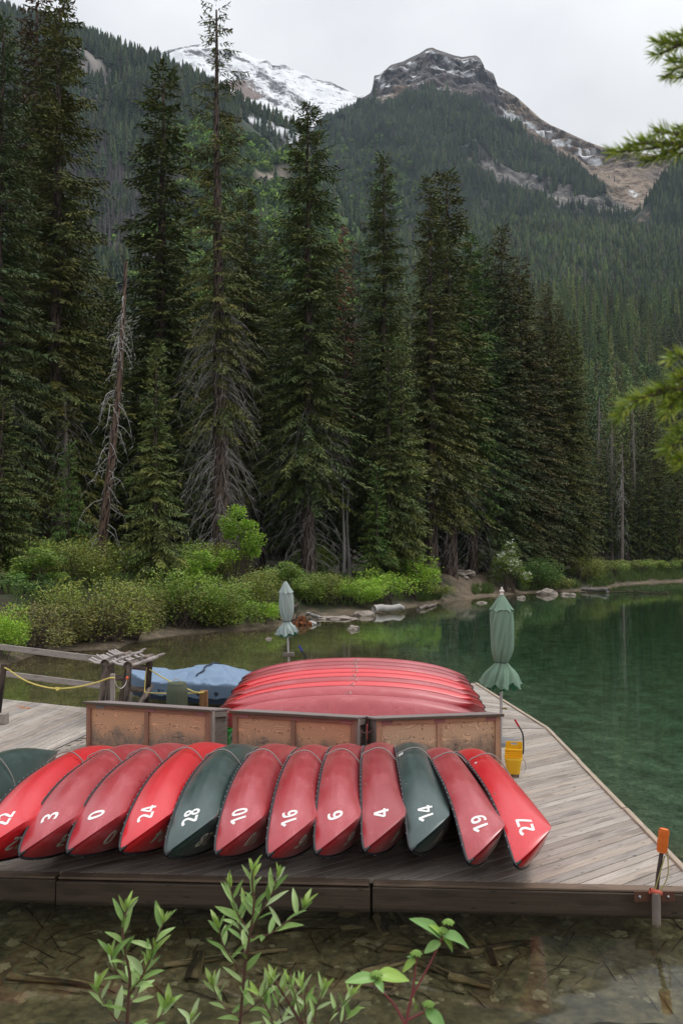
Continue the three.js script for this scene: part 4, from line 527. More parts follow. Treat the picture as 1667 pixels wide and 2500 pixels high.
// orange-capped stake in its bracket at the front corner
{
  const foot = onY(1596, 2215, 0.12), z = foot.z + 0.02, o = thing('marker_stake', 'rusty stake with an orange float on top in a bracket at the dock corner', 'stake', [foot.x, 0, z]);
  const rust = std([0.16, 0.075, 0.05], 0.8, { metalness: 0.3 }), s = (px, py) => pix(px, py, -z).sub(o.position), a = s(1600, 2190), b = s(1614, 2082), c = s(1620, 2027);
  part(o, 'bracket_plate', box(0.40, 0.105, 0.014, 0.0, 0, 0, 0.004), rust, s(1596, 2189)); for (const px of [1560, 1629]) part(o, 'bolt', new THREE.SphereGeometry(0.016, 12, 8), steel, s(px, 2189).add(V(0, 0, 0.008)));
  part(o, 'pipe', tube([s(1596, 2176).add(V(0, 0, 0.05)), s(1597, 2262).add(V(0, 0, 0.05))], 0.042, 14), std([0.30, 0.25, 0.22], 0.7, { metalness: 0.2 })); part(o, 'collar', tube([s(1590, 2172).add(V(-0.03, 0, 0.03)), s(1603, 2180).add(V(0.03, 0, 0.03))], 0.03, 8), std([0.55, 0.10, 0.06], 0.6));
  part(o, 'rod', tube([s(1601, 2225), a, a.clone().lerp(b, 0.5).add(V(-0.006, 0, 0)), b, c], 0.021, 9), std([0.085, 0.06, 0.05], 0.85));
  const cap = curve([b.clone().lerp(c, 0.03), b.clone().lerp(c, 0.4), b.clone().lerp(c, 0.9), c.clone().add(V(0.002, 0.012, 0))], 10); part(o, 'float_cap', tube(cap, (t) => 0.052 * (1 + 0.05 * Math.sin(t * 21)) * (t > 0.95 ? 0.8 : t < 0.04 ? 0.85 : 1), 16), phys([0.80, 0.17, 0.02], 0.6));
  part(o, 'cord', tube(curve([b.clone().add(V(0.05, 0.02, 0.03)), b.clone().add(V(0.045, -0.22, 0.03)), a.clone().add(V(0.05, 0.10, 0.03)), a.clone().add(V(-0.02, 0.03, 0.03)), b.clone().add(V(0.02, -0.02, 0.03))], 24), 0.006, 5), std([0.45, 0.40, 0.14], 0.9));
}
// ---------------------------------------------------------------- canoes
const CL = 4.85, CB = 0.405, CD = 0.335;
const hullAt = (t, s, inset = 0) => { // t: -1 stern .. 1 bow, s: -1 .. 1 gunwale to gunwale
  const a = Math.abs(t), q = Math.abs(s), b = Math.max(CB * Math.pow(1 - Math.pow(a, 2.6), 0.74) + 0.012 * (inset ? 0 : 1) - inset * (a < 0.985 ? 1 : 0), 0), sheer = CD + 0.20 * Math.pow(a, 3.4), keel = 0.035 * Math.pow(a, 4), th = q * Math.PI / 2;
  const px = lerp(0.52, 1.05, Math.pow(a, 1.6)), py = lerp(1.05, 0.62, Math.pow(a, 1.6));
  const xf = Math.pow(Math.sin(th), px) * (1 + 0.05 * Math.sin(Math.PI * q) * (1 - a)), yf = Math.pow(1 - Math.cos(th), py), hollow = 1 - 0.14 * Math.pow(a, 3) * (1 - yf);
  const yy = keel + inset + (sheer - keel - inset) * yf + 0.005 * Math.exp(-((q / 0.02) ** 2)) * 0, back = (0.27 * Math.pow(1 - yf, 1.7) + 0.02 * (1 - yf)) * Math.pow(a, 7);
  return V(Math.sign(s) * b * xf * hollow, yy, Math.sign(t) * (a * CL / 2 - back - (a > 0.98 ? inset : 0)));
};
const groove = (q) => Math.exp(-(((q - 0.60) / 0.018) ** 2)) * 0.006;
const tt = (u) => { const x = 2 * u - 1; return Math.sign(x) * (1 - Math.pow(1 - Math.abs(x), 1.35)); };
const hullGeo = merge([gridGeo(84, 40, (u, w) => { const t = tt(u), s = 2 * w - 1, p = hullAt(t, s); p.x -= Math.sign(s) * groove(Math.abs(s)) * (1 - t * t); return { p, uv: [p.z * 0.5, s * 0.36] }; }), gridGeo(48, 16, (u, w) => { const p = hullAt(tt(u), 1 - 2 * w, 0.009); return { p, uv: [p.z * 0.5, w * 0.7] }; })]);
const gunGeo = [1, -1].map((s) => { const pts = []; for (let i = 0; i <= 70; i++) { const p = hullAt(tt(i / 70), s); p.x += s * 0.004; pts.push(p); } return tube(pts, 0.015, 7); });
const deckGeo = [1, -1].map((e) => gridGeo(10, 6, (u, w) => { const t = e * lerp(0.84, 1, u), a = hullAt(t, 1), k = 2 * w - 1; return { p: V(a.x * k, a.y + 0.016 + 0.02 * (1 - k * k) * (1 - u), a.z + e * 0.012 * u) }; }));
const stemCap = [1, -1].map((e) => { const pts = []; for (let i = 0; i <= 10; i++) { const p = hullAt(e, lerp(1, 0.86, i / 10)); p.x = 0; p.z += e * 0.004; pts.push(p); } return tube(pts, (t) => 0.022 * (1 - 0.55 * t), 8); });
const thwartGeo = [-0.42, 0.05, 0.5].map((t) => { const a = hullAt(t, 1), b = hullAt(t, -1); return box(a.x - b.x - 0.02, 0.022, t === 0.05 ? 0.06 : 0.22, 0, a.y - 0.05, a.z, 0.008); });
const rivetGeo = (() => { const l = []; for (const s of [1, -1]) for (let i = 1; i < 34; i++) { const p = hullAt(i / 17 - 1, s); l.push(new THREE.SphereGeometry(0.007, 5, 3).translate(p.x + s * 0.021, p.y, p.z)); } return merge(l); })();
// scuffed polyethylene: scratches run mostly along the hull; bottoms are chalkier than sides
const scuff = (seed, chalk) => { const cv = document.createElement('canvas'); cv.width = 1024; cv.height = 512; const x = cv.getContext('2d'), r = mulberry(seed); x.fillStyle = '#000'; x.fillRect(0, 0, 1024, 512);
  for (let i = 0; i < 900 * chalk; i++) { const px = r() * 1024, py = r() * 512, l = 10 + 90 * r(), an = (r() - 0.5) * (r() < 0.3 ? 3.1 : 0.7), c = r() * 120 | 0; x.strokeStyle = `rgba(255,255,255,${(0.08 + 0.65 * r() * r()).toFixed(3)})`; x.lineWidth = 0.5 + r() * (r() < 0.05 ? 3 : 1.0); x.beginPath(); x.moveTo(px, py); x.quadraticCurveTo(px + l * 0.5 * Math.cos(an) + 4 * (r() - 0.5), py + l * 0.5 * Math.sin(an) + 6 * (r() - 0.5), px + l * Math.cos(an), py + l * Math.sin(an)); x.stroke(); }
  return x.getImageData(0, 0, 1024, 512).data; };
const hullMat = (base, chalkCol, seed, chalk, rough = 0.42) => {
  const s = scuff(seed, chalk), at = (u, v) => s[((Math.floor(v * 512) % 512) * 1024 + (Math.floor(u * 1024) % 1024)) * 4] / 255;
  const map = texture(1024, 512, (u, v) => { const k = clamp(at(u, v) * 0.7 + chalk * 0.42 * sstep(0.40, 0.75, pf(u, v, 5, 12, seed, 5)) * (0.3 + 1.1 * pf(u, v, 60, 90, seed + 9, 3)), 0, 0.85), n = 0.97 + 0.08 * (pf(u, v, 120, 60, seed, 2) - 0.5); return base.map((b, i) => lerp(b, chalkCol[i], k) * n); });
  map.wrapS = map.wrapT = THREE.MirroredRepeatWrapping;
  const rg = texture(512, 256, (u, v) => [0, rough + 0.30 * at(u, v) + 0.22 * (pf(u, v, 8, 10, seed, 4) - 0.5), 0], false); rg.wrapS = rg.wrapT = THREE.MirroredRepeatWrapping;
  return phys([1, 1, 1], 1, { map, roughnessMap: rg, specularIntensity: 1, ior: 1.6, clearcoat: 0.9, clearcoatRoughness: 0.30, sheen: 0.22 * chalk, sheenRoughness: 0.6, sheenColor: new THREE.Color(1, 0.9, 0.9) });
};
const HULL = { faded: hullMat([0.70, 0.145, 0.185], [0.86, 0.54, 0.55], 3, 0.9, 0.36), faded2: hullMat([0.72, 0.17, 0.21], [0.87, 0.58, 0.59], 4, 0.75, 0.34), deep: hullMat([0.64, 0.11, 0.145], [0.82, 0.50, 0.51], 5, 0.8), bright: hullMat([0.90, 0.11, 0.16], [0.94, 0.48, 0.48], 6, 0.25, 0.34), green: hullMat([0.16, 0.26, 0.245], [0.45, 0.55, 0.54], 7, 0.6, 0.38) };
const canvas = (w, h, draw) => { const c = document.createElement('canvas'); c.width = w; c.height = h; draw(c.getContext('2d'), w, h); const t = new THREE.CanvasTexture(c); t.colorSpace = THREE.SRGBColorSpace; return t; };
const numberMats = new Map();
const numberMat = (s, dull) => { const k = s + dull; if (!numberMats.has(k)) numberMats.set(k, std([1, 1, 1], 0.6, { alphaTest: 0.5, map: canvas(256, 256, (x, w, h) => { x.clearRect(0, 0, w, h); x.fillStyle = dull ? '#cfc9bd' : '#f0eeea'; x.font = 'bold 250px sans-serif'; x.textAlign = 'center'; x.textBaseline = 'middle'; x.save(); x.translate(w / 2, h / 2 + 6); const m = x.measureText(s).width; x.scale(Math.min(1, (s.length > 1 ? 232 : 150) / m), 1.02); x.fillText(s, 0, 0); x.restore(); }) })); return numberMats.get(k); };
const offs = (t, s, e) => { const p = hullAt(t, s), a = hullAt(t + 0.004, s).sub(p), b = hullAt(t, s + 0.004 * Math.sign(s)).sub(p), n = a.cross(b).normalize(); if (n.x * s < 0) n.negate(); return p.addScaledVector(n, e); };
const patch = (t0, t1, s0, s1, flip, e = 0.0025) => gridGeo(14, 10, (u, v) => ({ p: offs(lerp(t0, t1, u), lerp(s0, s1, v), e), uv: [flip ? 1 - u : u, v] }));
const numGeo = { up: patch(0.930, 0.800, 0.36, 0.78, false), down: patch(0.800, 0.930, -0.36, -0.78, false) };
function canoe(mat, num, label, group, rot, opt = {}) {
  const o = thing('canoe', label, 'canoe', [0, 0, 0], 0, group); o.rotation.order = 'YXZ'; o.rotation.set(...rot);
  part(o, 'hull', hullGeo, mat); gunGeo.forEach((g) => part(o, 'gunwale', g, black)); deckGeo.forEach((g) => part(o, 'deck_plate', g, black)); stemCap.forEach((g) => part(o, 'end_cap', g, black)); thwartGeo.forEach((g, i) => part(o, i === 1 ? 'thwart' : 'seat', g, oldWood));
  if (opt.rivets) part(o, 'rivets', rivetGeo, steel).userData.kind = 'stuff';
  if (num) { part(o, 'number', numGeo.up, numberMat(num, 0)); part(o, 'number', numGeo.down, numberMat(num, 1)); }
  return o;
}
const settle = (o, ref, target) => { o.updateMatrixWorld(true); const w = ref.clone().applyMatrix4(o.matrixWorld); o.position.add(target.clone().sub(w)); o.updateMatrixWorld(true); return o; };
const BOW = V(0, CD + 0.2, CL / 2);
const ROW = [ // number, hull, tip place in the photograph, yaw, roll, label
  [null, 'green', -300, 2110, 1.5, 124, 'dark green canoe at the left end of the front row, mostly out of frame'],
  ['22', 'bright', -70, 2096, -0.5, 124, 'bright red canoe cut by the left edge of the photo, left of faded canoe three'],
  ['3', 'faded', 49, 2088, -0.5, 124, 'faded red canoe marked three, right beside the bright red one at the photo edge'],
  ['0', 'faded2', 166, 2081, -1.5, 124, 'faded red canoe marked zero, left of bright red canoe twenty-four, in the front row'],
  ['24', 'bright', 295, 2076, -1.5, 124, 'bright red canoe marked twenty-four in the front row'],
  ['28', 'green', 406, 2086, -1.5, 124, 'green canoe marked twenty-eight, between red canoes twenty-four and ten'],
  ['10', 'faded', 528, 2084, -2, 124, 'faded red canoe marked ten, right beside green canoe twenty-eight, in the front row'],
  ['16', 'faded2', 655, 2090, -2.3, 124, 'faded red canoe marked sixteen, between ten and six, in the front row'],
  ['6', 'faded', 772, 2083, -2.4, 124, 'faded red canoe marked six, between sixteen and four in the front row'],
  ['4', 'deep', 890, 2077, -2.2, 124, 'faded red canoe marked four, left beside green canoe fourteen, in the front row'],
  ['14', 'green', 1003, 2076, -2, 124, 'green canoe marked fourteen, third canoe from the right in the front row'],
  ['19', 'faded', 1143, 2106, 0.2, 124, 'faded red canoe marked nineteen, second from the right in the front row'],
  ['27', 'bright', 1258, 2112, 0.2, 123, 'bright red canoe marked twenty-seven at the right end of the front row'],
];
const FRONT = ROW.map(([n, m, px, py, yaw, roll, label]) => {
  const o = canoe(HULL[m], n, label, 'canoes lying in the front row', [-2.6 * D2R, yaw * D2R, roll * D2R], { rivets: 1 }); o.updateMatrixWorld(true);
  const low = new THREE.Box3().setFromObject(o.children[0], true).min.y, tip = BOW.clone().applyMatrix4(o.matrixWorld).y; // rests on its lower gunwale
  return settle(o, BOW, onY(px, py, DECK + 0.02 + tip - low));
});
const BACK = ['faded', 'faded2', 'bright', 'faded', 'bright', 'bright', 'faded2', 'deep', 'faded'].map((m, i) => {
  const l = ['frontmost faded red canoe of the stacked pile behind the plywood crates', 'faded red canoe second from the front in the stacked pile', 'bright red canoe third from the front in the stacked pile', 'faded red canoe between two bright ones in the stacked pile', 'bright red canoe fifth from the front in the stacked pile', 'bright red canoe sixth from the front in the stacked pile', 'faded red canoe third from the back in the stacked pile', 'dull dark red canoe second from the back in the stacked pile', 'rearmost faded red canoe of the stacked pile'][i];
  const o = canoe(HULL[m], null, l, 'red canoes stacked crosswise behind the crates', [0, Math.PI / 2 + (i * 37 % 5 - 2) * 0.006, (-(121 - i * 1.2)) * D2R]);
  o.scale.z = 1.045; o.updateMatrixWorld(true); return o;
});
BACK.forEach((o, i) => { const bb = new THREE.Box3().setFromObject(o.children[0], true); const midPx = [852, 856, 862, 862, 866, 862, 866, 866, 866][i], d = 15.95 + i * 0.48, x = (midPx - 833.5) / F * d; o.position.x += x - (bb.min.x + bb.max.x) / 2; o.position.z += -d - (bb.min.z + bb.max.z) / 2; o.position.y += DECK + 0.02 + (i ? 0.10 + i * 0.014 : 0.03) - bb.min.y; o.updateMatrixWorld(true); });
{ // timbers that carry the back canoes
  for (const x of [-0.9, 1.5]) single('sleeper_beam', box(0.14, 0.13, 4.6, 0, 0.065, 0, 0.01), oldWood, x < 0 ? 'left timber under the stacked canoes' : 'right timber under the stacked canoes', 'timber').position.set(x, DECK + 0.002, -18.1);
}
// line that ties the front row together, looping over each hull
{
  const pts = [], up = V(); const over = (o, z, s) => hullAt(z / (CL / 2), s).applyMatrix4(o.matrixWorld).add(up.set(0, 0.014, 0));
  FRONT.forEach((o, i) => { const z = i > 10 ? -0.15 : -0.05; for (const s of [0.98, 0.8, 0.62, 0.45, 0.25, 0.02, -0.2]) { const p = over(o, z, s); if (s === 0.98) p.x -= 0.01; p.y += 0.02 + 0.03 * Math.max(0, 0.6 - Math.abs(s - 0.4)); pts.push(p); } });
  single('tie_line', tube(curve(pts, 520), 0.0085, 6), ropeGrey, 'thin grey line looped over every canoe of the front row', 'rope');
  const q = BACK.map((o) => hullAt(0.0, 0.55 * -1).applyMatrix4(o.matrixWorld));
  BACK.forEach((o, i) => { if (i > 7) return; const y = hullAt(0.02, 0.8).applyMatrix4(o.matrixWorld).y > hullAt(0.02, -0.8).applyMatrix4(o.matrixWorld).y ? 1 : -1, a = hullAt(0.02 + 0.01 * (i % 3 - 1), 0.45 * y).applyMatrix4(o.matrixWorld), b = hullAt(-0.03 + 0.02 * (i % 2), 0.85 * y).applyMatrix4(o.matrixWorld); for (const p of [a, b]) { p.y += 0.02; p.z += 0.02; } single('short_cord', tube(curve([a, a.clone().lerp(b, 0.5).add(V(0.05, 0.05, 0.03)), b], 10), 0.008, 5), std([0.55, 0.50, 0.45], 0.9), 'short pale cord end tied over a canoe of the stacked pile', 'cord', 'cord ends on the stacked canoes'); });
}
// maker sticker on canoe 27
part(FRONT[12], 'sticker', patch(0.02, -0.03, 0.80, 0.93, false, 0.003), std([1, 1, 1], 0.6, { alphaTest: 0.4, map: canvas(128, 128, (x) => { x.clearRect(0, 0, 128, 128); const r = mulberry(3); x.fillStyle = '#d9cfcb'; for (let i = 0; i < 26; i++) x.fillRect(8 + r() * 90, 20 + r() * 84, 6 + 20 * r(), 5 + 12 * r()); }) }));
part(FRONT[10], 'sticker', patch(-0.02, -0.09, 0.82, 0.95, false, 0.003), std([0.5, 0.52, 0.5], 0.7));
// ---------------------------------------------------------------- plywood crates
const plyMap = (seed, tone) => texture(1024, 512, (u, v) => { // rotary-cut figure: contour lines of a smooth field, knots inside
  let h = 5.5 * pf(u + 0.04 * pf(u, v, 6, 12, seed + 3, 3), v, 2, 3, seed, 3) + v * 3.2; for (let i = 0; i < 9; i++) { const kx = hash(i, 1, seed), ky = hash(i, 2, seed), r = Math.hypot((u - kx) * 2.2, v - ky); h += 0.45 * Math.exp(-r * r * 160); }
  const ring = h * 5 % 1, line = ring < 0.28 ? ring / 0.28 : 1 - (ring - 0.28) / 0.72 * 0.5; let k = 0.60 + 0.40 * line + 0.10 * (pf(u, v, 10, 120, seed + 5, 3) - 0.5); const gr = pf(u, v, 4, 3, seed + 8, 4), wet = sstep(0.62, 0.30, v + 0.5 * (gr - 0.5));
  let kn = 0; for (let i = 0; i < 9; i++) { const r = Math.hypot((u - hash(i, 1, seed)) * 2.2, v - hash(i, 2, seed)); kn = Math.max(kn, sstep(0.030, 0.014, r * (1 + 0.3 * hash(i, 4, seed)))); }
  const c = [tone[0] * k, tone[1] * k, tone[2] * k], g = [0.55 * k, 0.48 * k, 0.435 * k]; let o = mixC(c, g, wet * 0.75 * (0.5 + pf(u, v, 30, 14, seed + 4, 3))); o = mixC(o, [0.34, 0.21, 0.13], kn * 0.8); return o;
});
const PLY = [1, 2, 3, 4].map((s) => std([0.95, 0.95, 0.95], 0.8, { map: plyMap(s * 13, [[0.91, 0.69, 0.54], [0.90, 0.69, 0.55], [0.94, 0.78, 0.64], [0.93, 0.77, 0.63]][s - 1]) }));
const tagRed = wood(0.42, 0.20, 0.21), tagGrey = wood(0.26, 0.25, 0.26), railWood = [wood(0.42, 0.22, 0.155), wood(0.40, 0.22, 0.16), wood(0.66, 0.40, 0.27)];
const CH = 0.80, LT = 0.14;
function crate(label, ax, ay, bx, by, ply, rail, tags, drop) { // a, b: front top corners under the lid, in the photograph
  const a = onY(ax, ay, DECK + CH), b = onY(bx, by, DECK + CH), W = Math.hypot(b.x - a.x, b.z - a.z), D = 0.66, o = thing('plywood_crate', label, 'crate', [a.x, DECK + 0.003, a.z], -Math.atan2(b.z - a.z, b.x - a.x), 'plywood crates between the canoes'); delete o.userData.group;
  const w2 = W / 2, fr = 0.085;
  [0, 1].forEach((i) => part(o, 'front_panel', (() => { const g = new THREE.BoxGeometry(w2 - 0.01, CH - 0.02, 0.018); return g; })(), ply[i], [w2 * (i + 0.5), CH / 2, -0.03]));
  for (const x of [fr / 2, w2, W - fr / 2]) part(o, 'stile', box(fr * (x === w2 ? 0.9 : 1), CH - fr - 0.004, 0.038, 0, 0, 0, 0.006), rail, [x, (CH - fr) / 2, 0]);
  part(o, 'top_rail', box(W, fr, 0.04, 0, 0, 0, 0.006), rail, [w2, CH - fr / 2 - 0.002, 0.002]);
  for (const x of [0.012, W - 0.012]) part(o, 'side_panel', new THREE.ExtrudeGeometry(new THREE.Shape([[0.03, 0], [D - 0.02, 0], [D - 0.02, CH - 0.10], [0.03, CH - 0.03]].map((q) => new THREE.Vector2(...q))), { depth: 0.02, bevelEnabled: false }), oldWood, [x - 0.01, 0.004, 0], [0, Math.PI / 2, 0]);
  part(o, 'side_stile', box(0.04, CH - 0.03, 0.09, 0, 0, 0, 0.006), greyWood, [W + 0.012, CH / 2, -0.075]); part(o, 'side_rail', box(0.04, 0.09, D - 0.2, 0, 0, 0, 0.006), oldWood, [W + 0.010, CH - 0.115, -D / 2 - 0.03], [-LT, 0, 0]);
  part(o, 'back_panel', box(W - 0.05, CH - 0.12, 0.02, 0, 0, 0, 0.003), oldWood, [w2, CH / 2 - 0.055, -D]);
  const lid = part(o, 'lid', box(W + 0.07, 0.03, D + 0.10, 0, 0, 0, 0.005), lidWood, [w2, CH - 0.036, -D / 2 + 0.012]); lid.rotation.x = -LT;
  part(o, 'lid_edge', box(W + 0.08, 0.042, 0.022, 0, 0, 0, 0.004), darkWood, [w2, CH + 0.008, 0.072]);
  tags.forEach(([t, m]) => part(o, 'hinge_plate', box(0.17, 0.062, 0.008, 0, 0, 0, 0.002), m ? tagRed : tagGrey, [t * W, CH - 0.05, 0.027]));
  return o;
}
crate('plywood crate nearest the blue covered boat, left one of three', 213, 1716, 513, 1736, [PLY[0], PLY[1]], railWood[0], [[0.12, 0], [0.535, 1], [0.93, 1]], 0.0);
crate('plywood crate in the middle of the three, beside the green bucket', 569, 1738, 869, 1755, [PLY[1], PLY[0]], railWood[1], [[0.10, 1], [0.53, 1], [0.93, 1]], 0.0);
crate('lighter new-looking plywood crate beside the near green umbrella', 919, 1757, 1220, 1746, [PLY[2], PLY[3]], railWood[2], [[0.08, 1], [0.50, 1], [0.92, 1]], 0.0);
// chain of cord in the gap between two crates
single('latch_cord', tube(curve([onY(874, 1772, DECK + 0.7), onY(882, 1795, DECK + 0.58).add(V(0, 0, 0)), onY(896, 1800, DECK + 0.55), onY(915, 1790, DECK + 0.6)].map((p) => V(p.x, p.y, -14.1)), 20), 0.008, 5), std([0.2, 0.09, 0.08], 0.9), 'dark cord hung across the gap between the two right crates', 'cord');
// ---------------------------------------------------------------- buckets and mop wringers
const pail = (r0, r1, h, n = 28) => new THREE.LatheGeometry([[0.001, 0], [r0, 0], [r1, h], [r1 + 0.012, h], [r1 + 0.012, h - 0.03], [r1 + 0.004, h - 0.03], [r1 + 0.006, h + 0.004], [r1 - 0.008, h + 0.004], [r0 - 0.008, 0.02], [0.001, 0.02]].map(([x, y]) => new THREE.Vector2(x, y)), n);
{ const p = onY(550, 1822, DECK), o = thing('green_bucket', 'green plastic bucket in the gap between the left and middle crates', 'bucket', [p.x, DECK, p.z + 0.25]); part(o, 'pail', pail(0.125, 0.15, 0.35), phys([0.012, 0.25, 0.03], 0.35)); part(o, 'handle', tube(curve([V(-0.155, 0.31, 0), V(-0.12, 0.24, 0.12), V(0, 0.2, 0.165), V(0.12, 0.24, 0.12), V(0.155, 0.31, 0)], 20), 0.004, 5), steel); }
function mopBucket(p, ry, label, grip, big) {
  const o = thing('mop_bucket', label, 'mop bucket', p, ry), W = 0.36, w = 0.30, m = yellowPlastic;
  part(o, 'tub', (() => { const f = (u, v) => { const a = u * 6.2832, c = Math.cos(a), s = Math.sin(a), k = Math.pow(Math.pow(Math.abs(c), 5) + Math.pow(Math.abs(s), 5), -0.2), yy = v < 0.5 ? v * 2 : 2 - v * 2, r = (0.135 + 0.05 * yy) - (v > 0.5 ? 0.007 : 0); return { p: V(c * k * r * 0.95, 0.06 + yy * 0.33 + (v > 0.5 ? 0.006 * (1 - yy) : 0), s * k * r * 1.35) }; }; return merge([gridGeo(48, 12, f), new THREE.BoxGeometry(0.24, 0.012, 0.34).translate(0, 0.068, 0)]); })(), m);
  for (const [x, z] of [[-0.1, -0.15], [0.1, -0.15], [-0.1, 0.15], [0.1, 0.15]]) part(o, 'caster', new THREE.CylinderGeometry(0.03, 0.03, 0.02, 14).rotateZ(Math.PI / 2), black, [x, 0.03, z]);
  const y0 = 0.30, h = 0.22, walls = [], z0 = -0.10; // wringer: a slotted box with a raised back wall and a hand hole
  for (const x of [-0.165, 0.165]) walls.push(box(0.012, h, 0.27, x, y0 + h / 2, z0, 0.004)); for (let i = 0; i < 5; i++) walls.push(box(0.33, 0.024, 0.012, 0, y0 + 0.02 + i * 0.042, z0 + 0.13, 0.003)); for (const x of [-0.055, 0.055]) walls.push(box(0.014, h, 0.013, x, y0 + h / 2, z0 + 0.13, 0.003));
  walls.push(box(0.34, 0.035, 0.03, 0, y0 + h - 0.01, z0 + 0.135, 0.006)); walls.push(box(0.33, h, 0.012, 0, y0 + h / 2, z0 - 0.13, 0.003)); walls.push(box(0.33, 0.04, 0.014, 0, y0 + h + 0.02, z0 - 0.13, 0.004), box(0.33, 0.025, 0.014, 0, y0 + h + 0.095, z0 - 0.13, 0.004), box(0.10, 0.06, 0.014, -0.115, y0 + h + 0.06, z0 - 0.13, 0.004), box(0.10, 0.06, 0.014, 0.115, y0 + h + 0.06, z0 - 0.13, 0.004));
  part(o, 'wringer', merge(walls), m);
  const hd = curve([V(0.185, y0 + 0.12, z0 + 0.05), V(0.195, y0 + 0.25, z0 + 0.02), V(0.175, y0 + 0.52, z0 - 0.02), V(0.10, y0 + 0.66, z0 - 0.03)], 16); part(o, 'lever', tube(hd, 0.016, 9), black);
  const e = hd[16], dr = hd[16].clone().sub(hd[14]).normalize(); part(o, 'lever_grip', tube([e.clone().addScaledVector(dr, -0.01), e.clone().addScaledVector(dr, 0.15)], 0.021, 10), phys(grip, 0.45));
  part(o, 'bail', tube(curve([V(0.19, 0.36, 0.1), V(0.24, 0.30, 0.16), V(0.24, 0.18, 0.18), V(0.2, 0.10, 0.17)], 14), 0.004, 5), black); return o;
}
{ const p = onY(1250, 1893, DECK); const o = mopBucket([p.x + 0.02, DECK + 0.002, p.z], -0.25, 'yellow mop bucket with a red lever grip beside the right crate', [0.45, 0.01, 0.02]); o.scale.setScalar(0.76); }
{ const p = pix(728, 1604, 22.0); mopBucket([p.x, DECK + 0.002, -22.0], 0.1, 'yellow mop bucket with a blue lever grip behind the stacked canoes', [0.01, 0.02, 0.42]).scale.setScalar(1.0); }
{ const p = onY(1212, 1972, DECK), o = thing('bailer_jug', 'yellow bailer jug between the two rightmost canoes', 'jug', [p.x, DECK, p.z]); part(o, 'jug', new THREE.LatheGeometry([[0.001, 0], [0.085, 0], [0.09, 0.03], [0.09, 0.22], [0.07, 0.27], [0.035, 0.30], [0.035, 0.33], [0.001, 0.33]].map(([x, y]) => new THREE.Vector2(x, y)), 20), phys([0.55, 0.36, 0.02], 0.4)); part(o, 'cap', new THREE.CylinderGeometry(0.042, 0.042, 0.04, 16), phys([0.6, 0.42, 0.05], 0.4), [0, 0.345, 0]); }
